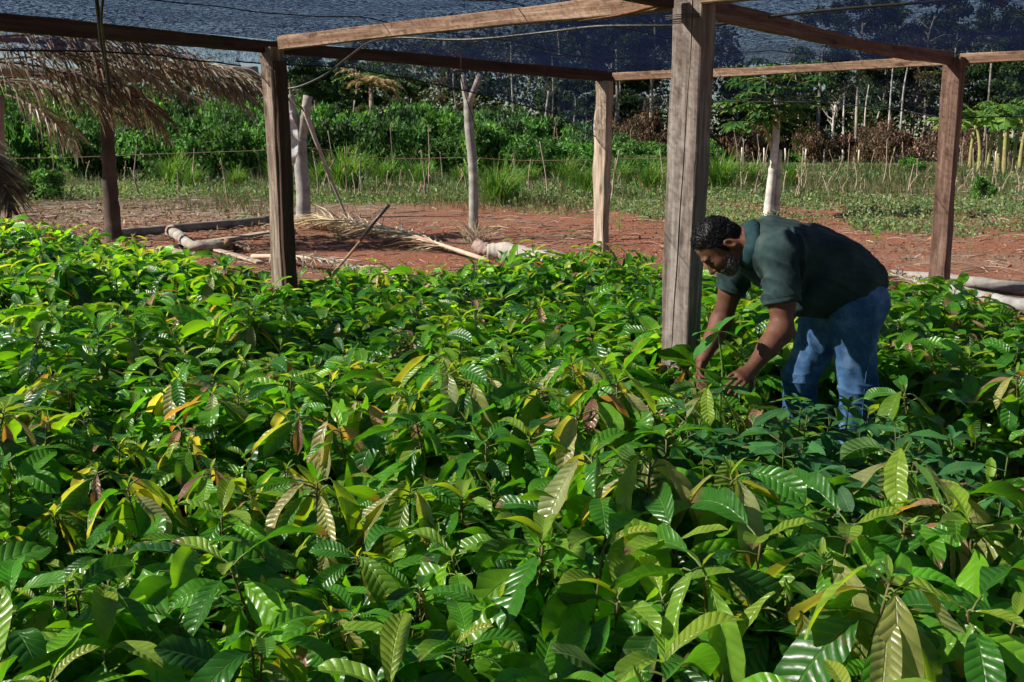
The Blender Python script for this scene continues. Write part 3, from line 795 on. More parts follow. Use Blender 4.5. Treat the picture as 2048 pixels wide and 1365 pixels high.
def bush_mesh(seed,cols,n=5200,ls=.085,droop=.25):
    """unit bush: radius about 1, height 1"""
    rg=np.random.default_rng(seed); mb=MB()
    nb=16; c=[]
    for i in range(nb):
        a=rg.random()*6.28; r=rg.random()**.6*.72; z=rg.uniform(.15,.78)*(1-.25*r)
        c.append((r*math.cos(a),r*math.sin(a),z,rg.uniform(.2,.36)))
    c=np.array(c); idx=rg.integers(nb,size=n)
    d=rg.standard_normal((n,3)); d/=np.linalg.norm(d,axis=1)[:,None]; rr=rg.random(n)**.35
    P=c[idx,:3]+d*(rr*c[idx,3])[:,None]*np.array([1,1,.75]); P[:,2]=np.abs(P[:,2])
    leaf_cards(mb,P,ls,rg,colvar(rg,n,cols,.3)*(1+.25*rg.standard_normal(nb)[idx][:,None]).clip(.5,1.6),.5,droop)
    st=MB()
    for i in range(9):
        a=c[rg.integers(nb)]; p=[(rg.normal(0,.12),rg.normal(0,.12),0),(a[0]*.5,a[1]*.5,a[2]*.6),(a[0],a[1],a[2]+.1)]
        tube(st,curve(p,3),np.linspace(.014,.005,7),4,c=(.10,.085,.06))
    return mb.mesh('bush_foliage',M['foliage']),st.mesh('bush_stems',M['bark'])
def tree_mesh(seed,cols,h=15.,crown=(.55,1.0),rad=3.2,ntw=9,n=6500,ls=.36,bark=(.30,.27,.23),tr=.17,limbs=True,gap=.0,lean=.6):
    rg=np.random.default_rng(seed); cr=MB(); tk=MB()
    P=curve([(0,0,-.3),(rg.normal(0,lean*.3),rg.normal(0,.2),h*.35),(rg.normal(0,lean*.6),rg.normal(0,.3),h*.7),(rg.normal(0,lean),rg.normal(0,.4),h*.97)],8)
    rad_=np.linspace(tr,tr*.35,len(P)); rad_[0]*=1.4; rad_[1]*=1.15
    nzc=np.array(bark)*(1+.35*rg.standard_normal((len(P),1))).clip(.35,1.5)
    tube(tk,P,rad_,7,c=nzc,jit=.06,rng=rg)
    blobs=[]
    for i in range(ntw):
        f=rg.uniform(crown[0],crown[1]*.97); b=P[int(f*(len(P)-1))]
        a=rg.random()*6.28; L=rad*rg.uniform(.45,1.0)*(1-.35*abs(f-.75))
        e=b+np.array([math.cos(a)*L,math.sin(a)*L,L*rg.uniform(.15,.7)])
        mid=(b+e)/2+np.array([0,0,.15*L])
        tube(tk,curve([b,mid,e],4),np.linspace(tr*.38,tr*.1,9),5,c=bark)
        for k in range(3):
            q=b+(e-b)*rg.uniform(.55,1.1)+rg.normal(0,.3*rad*.5,3)*np.array([1,1,.5]); blobs.append((*q,rg.uniform(.16,.34)*rad))
    blobs.append((*P[-1],rad*.35))
    B=np.array(blobs); idx=rg.integers(len(B),size=n)
    d=rg.standard_normal((n,3)); d/=np.linalg.norm(d,axis=1)[:,None]
    Q=B[idx,:3]+d*(rg.random(n)**.4*B[idx,3])[:,None]*np.array([1.1,1.1,.62])
    leaf_cards(cr,Q,ls,rg,colvar(rg,n,cols,.25)*(1+.22*rg.standard_normal(len(B))[idx][:,None]).clip(.5,1.5),.6,.15)
    return cr.mesh('tree_crown',M['foliage']),tk.mesh('tree_trunk',M['bark'])

def seg(px):
    for lim,s in ((210,'beyond the left end of the thatch'),(540,'seen under the thatched roof'),(760,'between the pale squared post and the palm'),(935,'left of the slim forked trunk'),(1085,'between slim forked trunk and dead pole'),(1195,'between dead pole and rough log post'),(1340,'between rough log post and thick post'),(1545,'between thick post and papaya tree'),(1700,'just beyond the papaya tree'),(1885,'between papaya tree and reddish post')):
        if px<lim: return s
    return 'behind the banana plants'
def plant(cache,key,mk,name,cat,parts,label,loc,rz,sc,group):
    if key not in cache: cache[key]=mk()
    ms=cache[key]
    t=thing(name,label,cat,loc,rz,group); t.scale=sc if hasattr(sc,'__len__') else (sc,)*3
    for pn,me in zip(parts,ms): link(pn,me,t)
    return t
C={}
rg=np.random.default_rng(77)
# shrub thicket behind the clearing (cassava)
def topy(px): return np.interp(px,[-200,0,200,500,600,760,880,1000,1100,1200,1300,1420,1500],[150,160,160,165,172,176,178,190,218,240,268,292,300])
cand=[]
for k in range(150):
    px=rg.uniform(-160,1360); Y=rg.uniform(44,78)
    cand.append((px,Y))
kept=[]
for px,Y in sorted(cand,key=lambda a:a[1]):
    X=(px-1024)/FPX*Y
    if all((X-a)**2+(Y-b)**2>2.2**2 for a,b in kept):
        kept.append((X,Y))
        f=(Y-44)/34
        py=topy(px)+ (1-f)*70*rg.uniform(.5,1.2)
        zt=at(px,py,Y).z
        zt=max(1.2,zt*rg.uniform(.92,1.08)); r=rg.uniform(1.7,2.6)
        v=int(rg.integers(4)); lk=['dense mid green leafy shrub, ','fresh light green leafy shrub, ','dark green leafy shrub, ','loose open green shrub, '][v]
        cols=[GREEN1,[(.08,.2,.03),(.07,.20,.04),(.13,.26,.06)],[(.03,.08,.025),(.045,.11,.03),(.06,.14,.04)],GREEN1][v]
        plant(C,('bush',v),lambda:bush_mesh(10+v,cols,n=[6000,5600,6000,3600][v],ls=[.085,.1,.08,.1][v]),'shrub','shrub',('foliage','stem'),lk+seg(px),(X,Y,0),rg.random()*6.28,(r,r,zt),'thicket shrubs beyond the clearing')
print('bushes',len(kept))
# the wood behind everything, one dark mass
def wood():
    rg=np.random.default_rng(6); mb=MB()
    for layer,(Y0,n,sz) in enumerate(((112,74000,.44),(150,30000,.8),(103,26000,.36))):
        px=rg.uniform(-500,2500,n); Y=Y0+rg.uniform(0,14,n); X=(px-1024)/FPX*Y
        tp=np.interp(px,[-500,0,420,560,640,760,1000,1200,1430,1480,1560,1680,1720,1850,2500],[150,165,178,165,150,110,70,40,40,165,185,175,90,60,60])
        zt=np.array([at(a,b,c).z for a,b,c in zip(px,tp,Y)])
        nz=Nz(91+layer,4); nz2=Nz(95,1.6); w=nz(np.stack([X,Y*0,X*0],-1))+.5*nz2(np.stack([X,Y*0,X*0],-1))
        zt=zt*(1+.10*w)*(.97,1.1,.42)[layer]
        z=zt*rg.random(n)**.6
        cl=nz2(np.stack([X,Y,z*1.3],-1)); k=cl>-1.15-.6*(z<4)
        leaf_cards(mb,np.stack([X,Y,z],-1)[k],sz,rg,colvar(rg,int(k.sum()),GREEN2+OLIVE+[(.07,.05,.035)],.35),.6,.2)
    tag(mb.build('forest_mass',M['foliage']),'dark mass of forest closing the view behind the field','forest',kind='stuff')
wood()
# low green bushes in front
for px,py,w,h in ((1260,345,80,75),(1050,340,60,50),(880,350,70,45),(1320,350,60,60),(500,345,50,40),(1960,400,70,55),(1870,300,60,50),(90,400,120,70),(1820,345,60,35),(1420,330,60,60),(1600,325,90,40)):
    g=gd(px,py); r=w/FPX*g.y*.5; zt=at(px,py-h,g.y).z
    plant(C,('bush',1),lambda:bush_mesh(11,GREEN1),'shrub','shrub',('foliage','stem'),'small bright green bush at the thicket foot, '+seg(px),(g.x,g.y,0),rg.random()*6,(r,r,zt),'small bushes on the weedy field')
# dry brown brush
for k in range(46):
    px=rg.uniform(1195,1960) if k%6 else rg.uniform(1180,1340); Y=rg.uniform(86,104); X=(px-1024)/FPX*Y
    h=rg.uniform(2.2,4.8); r=rg.uniform(1.6,2.8)
    if 1195<px<1320: h*=1.3
    v=k%3
    plant(C,('dry',v),lambda:bush_mesh(30+v,BROWN if v else BROWN+[(.07,.09,.03)],n=[1900,2600,1000][v],ls=.08,droop=.7),'scorched_shrub','shrub',('foliage','stem'),['brown scorched bush, ','dense rust-brown dead bush, ','thin bare brown brush, '][v]+seg(px),(X,Y,0),rg.random()*6.28,(r,r,h),'scorched bushes at the forest edge')
# forest trees
def TR(v):
    if v==0: return tree_mesh(61,GREEN2,h=17,crown=(.5,1),rad=4.2,ntw=12,n=8000,ls=.34,tr=.2)
    if v==1: return tree_mesh(62,OLIVE+GREEN2,h=19,crown=(.62,1),rad=3.0,ntw=8,n=4200,ls=.36,bark=(.30,.27,.24),tr=.14)
    if v==2: return tree_mesh(63,GREEN2,h=13,crown=(.12,1),rad=3.4,ntw=16,n=9500,ls=.32,tr=.18)
    if v==3: return tree_mesh(64,BROWN+OLIVE,h=12,crown=(.35,1),rad=2.8,ntw=9,n=2200,ls=.3,bark=(.34,.28,.24),tr=.12)
    if v==4: return tree_mesh(65,OLIVE,h=16,crown=(.3,1),rad=2.2,ntw=12,n=5200,ls=.30,bark=(.40,.36,.32),tr=.12)
    if v==5: return tree_mesh(66,[(.05,.08,.03)],h=18,crown=(.7,1),rad=1.6,ntw=5,n=420,ls=.3,bark=(.50,.46,.42),tr=.14)
TL=['broad dark green forest tree, ','tall forest tree with pale straight trunk, ','low-branched bushy forest tree, ','half-dead brown-leaved tree, ','slim olive-leaved forest tree, ','nearly leafless tall pale tree, ']
used=[]
for k in range(92):
    px=rg.uniform(600,2150); Y=rg.uniform(88,128); X=(px-1024)/FPX*Y
    if any((X-a)**2+(Y-b)**2<2.6**2 for a,b in used): continue
    used.append((X,Y))
    v=int(rg.choice(6,p=[.22,.15,.30,.12,.15,.06]))
    s=rg.uniform(.7,1.08)
    if px<900: s*=.62+.15*rg.random(); v=int(rg.choice([0,2,2,4]))
    elif px<1150: s*=.85
    elif px>1430: s*=.92
    if 1430<px<1700 and v in(0,2): s*=.62
    plant(C,('tree',v),lambda:TR(v),'forest_tree','tree',('crown','trunk'),TL[v]+seg(px),(X,Y,0),rg.random()*6.28,s,'trees of the forest edge')
for px,py,v,s in ((590,135,0,.62),(640,150,2,.55),(480,160,2,.5),(380,170,2,.5),(150,175,2,.45),(20,170,0,.5)):
    X=(px-1024)/FPX*95
    plant(C,('tree',v),lambda:TR(v),'forest_tree','tree',('crown','trunk'),('low ' if s<.52 else 'rounded ')+TL[v]+seg(px),(X,95,0),rg.random()*6.28,s,'trees of the forest edge')
# individually visible pale trunks in front of the forest edge
def pole_tree(px0,py0,px1,py1,w,label,name='bare_tree',cat='tree',c=(.42,.38,.34),Yf=None,br=0,seed=0,forks=None):
    g=gd(px0,py0); Y=Yf or g.y
    b=at(px0,py0,Y) if Yf else g
    if b.z<0: b.z=0
    b.z=min(b.z,.0); e=at(px1,py1,Y); r=w*.5/FPX*Y
    t=thing(name,label,cat,(b.x,b.y,0)); mb=MB(); rr=np.random.default_rng(seed+px0)
    d=e-b; L=d.length
    pts=[Vector((0,0,-.1)),d*.35+Vector((rr.normal(0,.012)*L,0,0)),d*.7+Vector((rr.normal(0,.012)*L,0,0)),d]
    P=curve(pts,8); cc=np.array(c)*(1+.2*rr.standard_normal((len(P),1))).clip(.6,1.4)
    tube(mb,P,np.linspace(r,r*.6,len(P)),8,c=cc,jit=.07,rng=rr)
    mb.build('trunk',M['bark'],t)
    if br:
        bm=MB()
        for i in range(br):
            f=rr.uniform(.35,.98); q=P[int(f*(len(P)-1))]; a=rr.uniform(0,6.28); l=L*rr.uniform(.12,.38)*(1.2-f*.6)
            e2=q+np.array([math.cos(a)*l*.7,math.sin(a)*l*.7,l*rr.uniform(.5,.95)])
            B_=curve([q,(q+e2)/2+rr.normal(0,.04*l,3),e2],4); tube(bm,B_,np.linspace(r*.4,r*.1,len(B_)),4,c=c)
            for j in range(4):
                q2=B_[rr.integers(2,len(B_))]; a2=a+rr.normal(0,1); l2=l*.45
                tube(bm,[q2,q2+np.array([math.cos(a2)*l2*.6,math.sin(a2)*l2*.6,l2*.8])],[r*.14,r*.06],3,c=c)
        bm.build('branch',M['bark'],t)
    return t
pole_tree(1118,210,1116,60,7,'thin pale trunk rising behind the thicket near the rough log post',Yf=92)
pole_tree(1023,215,1022,90,5,'very thin pale trunk above the thicket beside the slim forked trunk',Yf=92)
pole_tree(1083,330,1098,182,8,'leaning grey dead pole standing before the thicket',name='dead_pole',cat='pole',c=(.30,.27,.25))
pole_tree(1102,330,1104,110,3.5,'thin crooked bare sapling beside the leaning dead pole',br=6,c=(.3,.26,.22))
pole_tree(1660,322,1672,205,7,'leafless pale bare tree with forked branches beyond the fence posts',br=16,c=(.52,.48,.44))
pole_tree(1690,322,1690,120,4,'thin white straight trunk right of the leafless pale tree',c=(.6,.57,.53),br=3)
pole_tree(1608,318,1620,215,5,'pale leaning stem between papaya tree and leafless pale tree',c=(.6,.57,.5))
pole_tree(1586,312,1594,190,5,'bluish white thin trunk close to the papaya tree',c=(.5,.5,.5))
pole_tree(1728,240,1738,170,4,'short pale leaning trunk in the brown brush',c=(.55,.5,.45),Yf=92)
pole_tree(1778,240,1788,110,5,'grey thin trunk between the leafless tree and the reddish post',c=(.4,.38,.36),Yf=92)
pole_tree(1640,160,1646,100,9,'thick grey trunk standing high above the brown brush',c=(.25,.22,.2),Yf=96)
pole_tree(1800,225,1818,120,5,'pale trunk leaning right below a broad crown',c=(.45,.42,.4),Yf=94)
# white fence posts
for i,(px,pb,pt) in enumerate(((1310,322,298),(1435,327,295),(1482,327,295),(1527,326,296),(1570,325,297),(1611,325,298),(1648,324,299),(1684,324,300),(1717,324,300),(1750,323,300),(1781,323,301),(1811,322,302),(1838,322,302),(1866,322,303),(1990,322,303),(2030,322,303))):
    g=gd(px,pb+3); h=at(px,pt,g.y).z
    mb=MB(); tube(mb,[(0,0,-.1),(rg.normal(0,.02),0,h*.5),(rg.normal(0,.03),0,h)],[.07,.068,.062],7,c=(.66,.6,.52),jit=.04,rng=rg)
    o=mb.build('fence_post',M['bark'],loc=(g.x,g.y,0))
    nm=['behind the rough log post','first right of the thick post','second right of the thick post','left beside the papaya trunk','first right of the papaya trunk','second right of the papaya trunk','left of the leafless tree','right of the leafless tree','third before the reddish post row','below the pale leaning trunk','below the broad crown','fourth left of the reddish post','third left of the reddish post','closest left of the reddish post','among the banana stems','right of the banana stems'][i]
    tag(o,'whitish wooden fence post, '+nm,'fence post','fence posts along the forest edge')

# grass clumps
def grass_mesh(seed,n=260,cols=[(.07,.18,.03),(.10,.24,.035),(.14,.28,.055)],stalk=0):
    rg=np.random.default_rng(seed); mb=MB()
    for i in range(n):
        a=rg.random()*6.28; b=np.array([rg.normal(0,.12),rg.normal(0,.12),0]); L=rg.uniform(.55,1.15); e=rg.uniform(.9,1.45); dr=rg.uniform(.5,1.7)
        m=6; t=np.linspace(0,1,m); el=e-dr*t**1.6
        h=np.array([math.cos(a),math.sin(a),0]); d=np.cos(el)[:,None]*h+np.sin(el)[:,None]*np.array([0,0,1]); P=b+np.concatenate([[[0,0,0]],np.cumsum(d[:-1],0)*L/(m-1)])
        s=np.array([-math.sin(a),math.cos(a),0]); w=.011*np.array([.8,1,1,.85,.55,.08])
        V=np.stack([P-s*w[:,None],P+s*w[:,None]],1).reshape(-1,3)
        mb.add(V,grid_q(m,2),c=colvar(rg,1,cols if rg.random()>.12 else [(.3,.26,.12)],.15)[0])
    return (mb.mesh('grass_blades',M['grass']),)
gl=[(905,400,1.0,'left of'),(1000,408,1.35,'right beside')]
clumps=[(350,375,75),(385,380,55),(690,385,95),(660,355,80),(840,375,65),(995,412,90),(1010,405,80),(1130,370,60),(1185,395,75),(1240,370,55),(1300,385,70),(1360,372,60),(1430,385,85),(1446,372,70),(1500,370,50),(1580,372,50),(1155,385,55),(1060,372,50),(770,372,60),(735,360,60),(560,372,60),(470,380,50),(920,372,45),(1275,360,50),(1345,395,55),(640,375,60)]
desc=['pale tufted','low spreading','tall arching','feathery','wide arching','short stiff']
for i,(px,py,h) in enumerate(clumps):
    g=gd(px,py); s=h/FPX*g.y/.9; v=i%4
    pos=('under the thatch' if px<540 else 'behind the short forked trunk' if px<700 else 'midway between the forked trunks' if px<900 else 'at the slim forked trunk' if px<1090 else 'left of the rough log post' if px<1190 else 'right of the rough log post' if px<1340 else 'right of the thick post' if px<1520 else 'behind the papaya tree')
    dd=('largest tall' if h>=85 else 'tall' if h>=68 else 'medium' if h>=58 else 'small')
    plant(C,('grass',v),lambda:grass_mesh(80+v),'grass_clump','grass clump',('blades',),f'{dd} arching green grass clump {pos}',(g.x,g.y,0),rg.random()*6,s,'grass clumps on the weedy field')
# grass clump is a single mesh: fold the blades into one object
# dead upright stalks
def stalk_mesh(seed):
    rg=np.random.default_rng(seed); mb=MB(); c=(.36,.29,.22)
    P=curve([(0,0,-.03),(rg.normal(0,.05),rg.normal(0,.05),.4),(rg.normal(0,.09),rg.normal(0,.05),1.0)],5)
    tube(mb,P,np.linspace(.026,.012,len(P)),5,c=c,jit=.15,rng=rg)
    for k in range(rg.integers(1,5)):
        q=P[rg.integers(3,len(P))]; a=rg.random()*6.28; l=rg.uniform(.06,.22)
        tube(mb,[q,q+np.array([math.cos(a)*l*.7,math.sin(a)*l*.7,l*rg.uniform(-.5,.9)])],[.010,.005],3,c=c)
    if rg.random()<.5:
        for k in range(3): leaf(mb,P[-1-k],rg.random()*6,-.6,.8,.16,.035,(.33,.2,.12),rg,5,3)
    return mb.mesh('dry_stalk',M['bark'])
SK=[stalk_mesh(200+i) for i in range(9)]
n=0
for k in range(215):
    px=rg.choice([rg.uniform(560,1340),rg.uniform(1400,2048),rg.uniform(0,540)],p=[.5,.36,.14]); 
    py=rg.uniform(340,405) if px<1340 else rg.uniform(334,398)
    g=gd(px,py)
    if px<540 and rg.random()<.35: continue
    hpx=rg.choice([rg.uniform(18,50),rg.uniform(45,110)]) if px<1340 else rg.choice([rg.uniform(14,40),rg.uniform(35,85)])
    h=hpx/FPX*g.y
    o=link('dry_stalk',SK[int(rg.integers(9))],loc=(g.x,g.y,0)); r=1.1; o.scale=(r,r,h); o.rotation_euler=(rg.normal(0,.06),rg.normal(0,.06),rg.random()*6.28)
    pos=('under the thatched roof' if px<540 else 'left of the slim forked trunk' if px<940 else 'left of the rough log post' if px<1190 else 'right of the rough log post' if px<1350 else 'behind the papaya tree' if px<1600 else 'left of the reddish post' if px<1885 else 'beside the banana plants')
    hh='tall' if h>1.3 else 'medium' if h>.8 else 'short'
    tag(o,f'{hh} thin dry brown stalk standing in the weeds {pos}','dry stalk','dry stalks standing in the weedy field')
# weeds & ground cover, litter: nobody could count them
def cover():
    rg=np.random.default_rng(5); mb=MB(); n=0
    dn=Nz(31,2.2); dn2=Nz(32,.7)
    K=60000
    px=rg.uniform(-60,2110,K); py=332+ (rg.random(K)**1.15)*150
    a=(px-1024)/FPX; b=(682.5-py)/FPX; dy=cp+b*sp; dz=-sp+b*cp; t=-CAMZ/dz; X=a*t; Y=dy*t
    P=np.stack([X,Y,0*X],-1); d=dn(P*.45)+.5*dn2(P*.5)
    fade=np.clip((428-py)/34,-3,1.2)
    fade=np.where(px<560,np.clip((392-py)/18,-3,1)-.3,fade); fade=np.where(px>1700,np.clip((470-py)/36,-3,1.2),fade)
    keep=(d*1.25+fade*1.1>rg.normal(.75,.35,K)) ; P=P[keep]; k=len(P)
    P=np.repeat(P,5,axis=0)+np.concatenate([rg.normal(0,1,(k*5,2))*.12,np.zeros((k*5,1))],1)*np.repeat((P[:,1]/25)[:,None],5,axis=0)
    kk=len(P); hgt=rg.random(kk)**1.5*.28; P[:,2]=hgt*rg.random(kk)
    leaf_cards(mb,P,.075*(P[:,1]/24).clip(.8,2.2),rg,colvar(rg,kk,[(.12,.22,.06),(.16,.27,.09),(.21,.31,.14),(.12,.21,.10),(.27,.22,.13)],.25),.45,-.5)
    tag(mb.build('weeds',M['grass']),'low green weeds spreading over the field','weeds',kind='stuff')
    # fine grass blades
    mb=MB(); K=26000; px=rg.uniform(-60,2110,K); py=335+(rg.random(K)**1.3)*100
    a=(px-1024)/FPX; b=(682.5-py)/FPX; dy=cp+b*sp; dz=-sp+b*cp; t=-CAMZ/dz; P=np.stack([a*t,dy*t,0*t],-1)
    d=dn2(P*.3)+np.clip((405-py)/25,-3,1); P=P[d>rg.normal(0,.4,K)]; k=len(P)
    up=np.stack([rg.normal(0,.25,k),rg.normal(0,.25,k),np.ones(k)],-1)*(rg.uniform(.12,.5,k)*(P[:,1]/30).clip(.7,1.5))[:,None]
    s=np.stack([rg.uniform(.006,.011,k)*(P[:,1]/24),0*P[:,0],0*P[:,0]],-1)
    V=np.stack([P-s,P+s,P+up],1).reshape(-1,3); c=colvar(rg,k,[(.06,.14,.03),(.10,.18,.05),(.28,.23,.13),(.3,.24,.16)],.2)
    mb.add(V,None,np.arange(3*k).reshape(k,3),c=np.repeat(c,3,axis=0))
    tag(mb.build('grass',M['grass']),'thin grass blades growing over the field','grass',kind='stuff')
    # dry stems and straw lying on the soil
    mb=MB(); K=9500; px=rg.uniform(-80,2120,K); py=375+rg.random(K)**.9*215
    m=np.where(px<560,1.0,np.where(px<1200,.62,.5)); m=np.where(py>480,m*.5,m)
    sel=(rg.random(K)<m); px=px[sel]; py=py[sel]
    for x,y in zip(px,py):
        g=gd(x,y); L=rg.uniform(.08,.55)*(1 if g.y<22 else 1.4); a=rg.normal(0,.9); r=rg.uniform(.003,.009)*(g.y/20)
        dx,dy_=math.cos(a)*L/2,math.sin(a)*L/2; z=rg.uniform(.005,.03); zz=rg.uniform(0,.08) if rg.random()<.3 else 0
        g0=np.array([g.x,g.y,0])
        tube(mb,[g0+[-dx,-dy_,z],g0+[rg.normal(0,.02),rg.normal(0,.02),z+.02+zz*.6],g0+[dx,dy_,z+zz]],[r,r,r*.6],4,c=colvar(rg,1,[(.34,.28,.21),(.24,.18,.13),(.44,.38,.30),(.15,.10,.07)],.2)[0],cap=False)
    K=2600; px=rg.uniform(-80,600,K); py=385+rg.random(K)*85
    P=np.array([list(gd(x,y)) for x,y in zip(px,py)]); P[:,2]=rg.random(K)*.05
    leaf_cards(mb,P,.09,rg,colvar(rg,K,[(.30,.2,.14),(.22,.14,.1),(.38,.3,.22)],.2),.5,0)
    tag(mb.build('dry_litter',M['dry']),'dry stems, straw and dead leaves strewn over the soil','litter',kind='stuff')
    # clods and grit
    mb=MB(); K=5000; px=rg.uniform(300,2100,K); py=410+rg.random(K)*170
    for x,y in zip(px,py):
        g=gd(x,y); r=abs(rg.normal(0,.012))+.006
        o=rg.normal(0,.25,(6,3))*r; V=np.array([[r,0,0],[0,r,0],[-r,0,0],[0,-r,0],[0,0,r*.9],[0,0,-r]])+o+np.array([g.x,g.y,.008])
        mb.add(V,None,[(0,1,4),(1,2,4),(2,3,4),(3,0,4),(1,0,5),(2,1,5),(3,2,5),(0,3,5)],c=colvar(rg,1,[(.27,.10,.05),(.2,.07,.04),(.35,.17,.1)],.15)[0])
    tag(mb.build('soil_clods',M['bark'],smooth=False),'small crumbs of red soil','soil',kind='stuff')
cover()
# young weeds standing alone on the bare soil
for i,(px,py,h,dd) in enumerate(((1752,492,40,'upright leafy young weed standing alone on red soil behind the man'),(1142,478,20,'small green weed sprouting on red soil left of the rough log post'),(1040,465,14,'tiny green sprout on red soil beyond the split log'),(1238,470,38,'young green weed right beside the rough log post'),(676,490,30,'small green weed growing through the dry palm frond'),(1640,515,12,'low grey-green weed beyond the bending man\'s back'),(1940,505,14,'low weed on red soil right of the reddish post'),(1862,485,14,'low weed on red soil left of the reddish post'),(490,452,30,'pale green weed growing beside the long grey log'),(1285,452,22,'small weed between rough log post and thick post'))):
    g=gd(px,py); mb=MB(); r3=np.random.default_rng(i+40); H=h/FPX*g.y
    tube(mb,[(0,0,-.01),(.01,0,H*.5),(0,.01,H*.9)],.004,4,c=(.1,.16,.04))
    for k in range(9): leaf(mb,(0,0,H*(.25+.07*k)),k*2.4,.6,.8,H*.42,H*.16,pickc(r3,MD)*1.2,r3,6,3,fold=.2)
    tag(mb.build('weed_sprout',M['grass'],loc=g),dd,'weed')

# ---------------------------------------------------------------- forked trunks, papaya, bananas
def limb(mb,pts,r,c,seed,n=9,jit=.05,k=6):
    rr=np.random.default_rng(seed); P=curve(pts,k); m=len(P)
    cc=np.array(c)*(1+.16*rr.standard_normal((m,1))).clip(.6,1.4)
    R_=np.interp(np.linspace(0,1,m),np.linspace(0,1,len(r)),r)
    tube(mb,P,R_,n,c=cc,jit=jit,rng=rr)
def world(parts,base): return [Vector(p)-base for p in parts]
Y=22.3; b=gd(606,440)
t=thing('forked_trunk','short grey trunk ending in a sawn-off V fork behind the pale squared post','tree trunk',b)
mb=MB(); u=lambda px,py,dY=0: at(px,py,b.y+dY)-b
limb(mb,[Vector((0,0,-.1)),u(606,380),u(600,310),u(598,280)],[.165,.15,.15,.16],(.32,.315,.30),1)
mb.build('trunk',M['bark'],t)
for pp,rr_ in (([u(600,290),u(588,250),u(578,190)],[.13,.12,.1]),([u(600,290),u(608,240),u(616,192)],[.12,.11,.095])):
    mb=MB(); limb(mb,pp,rr_,(.34,.30,.27),3); mb.build('limb',M['bark'],t)
b2=gd(945,482); u2=lambda px,py: at(px,py,b2.y)-b2
t=thing('forked_trunk','tall slim grey trunk with a sawn Y fork, its foot in dry grass','tree trunk',b2)
mb=MB(); limb(mb,[Vector((0,0,-.1)),u2(947,440),u2(946,340),u2(938,250),u2(936,200)],[.10,.08,.078,.075,.075],(.32,.31,.28),4,k=8); mb.build('trunk',M['bark'],t)
for pp,rr_ in (([u2(937,205),u2(930,185),u2(926,150)],[.07,.05,.045]),([u2(937,205),u2(948,180),u2(960,150)],[.065,.055,.045])):
    mb=MB(); limb(mb,pp,rr_,(.35,.31,.27),5); mb.build('limb',M['bark'],t)
mb=MB(); r3=np.random.default_rng(3)
for k in range(90):
    a=r3.random()*6.28; L=r3.uniform(.2,.6); e=r3.uniform(.3,1.2)
    p=np.array([r3.normal(0,.08),r3.normal(0,.08),0]); q=p+L*np.array([math.cos(a)*math.cos(e),math.sin(a)*math.cos(e),math.sin(e)])
    tube(mb,[p,(p+q)/2+[0,0,.04],q],[.006,.005,.002],3,c=(.50,.40,.28),cap=False)
tag(mb.build('dry_grass_tuft',M['dry'],loc=b2+Vector((.06,-.25,0))),'tuft of dry straw grass around the slim forked trunk\'s foot','dry grass')
# leaning pole and white bag
pa=gd(694,436); pb=at(606,212,b.y-.35)
mb=MB(); limb(mb,[pa,pa.lerp(pb,.5)+Vector((0,0,-.06)),pb],[.022,.04,.055],(.42,.37,.33),7); tag(mb.build('leaning_pole',M['bark']),'thin pale pole leaning against the short forked trunk','pole')
def plastic_bag():
    mb=MB(); c0=at(577,222,b.y-.3); n=11; m=16; V=np.zeros((m,n,3)); nz=Nz(8,.12); nz2=Nz(9,.05)
    for i in range(m):
        f=i/(m-1); c=at(579+7*math.sin(f*3),222+110*f,b.y-.3); w=.05+.08*math.sin(f*2.6)**2
        for j in range(n): V[i,j]=[c.x+(j/(n-1)-.5)*w*2,c.y,c.z]
    V[...,1]+=nz(V)*.06+nz2(V)*.02; V[...,0]+=nz2(V)*.02
    mb.add(V.reshape(-1,3),grid_q(m,n),c=(.62,.63,.66)); o=mb.build('plastic_bag',M['dry'])
    s=o.modifiers.new('thickness','SOLIDIFY'); s.thickness=.004
    tag(o,'crumpled white plastic bag hanging on the short forked trunk','plastic bag')
plastic_bag()
# barbed wire strand
wp=[at(x,y,Yw) for x,y,Yw in ((560,290,30),(650,300,31),(725,312,32),(800,318,33),(935,316,34),(1050,322,35),(1180,320,36),(1290,318,37),(1420,318,38))]
hose('fence_wire',wp,.013,(.42,.28,.17),'single rusty yellowish fence wire running across the weedy field','wire',mat='bark',n=5)
wp=[at(x,y,Yw) for x,y,Yw in ((0,318,30),(150,315,30),(300,309,30),(420,305,30),(560,300,30))]
hose('fence_wire',wp,.009,(.25,.18,.12),'thin rusty fence wire seen under the thatched roof','wire',mat='bark',n=5)

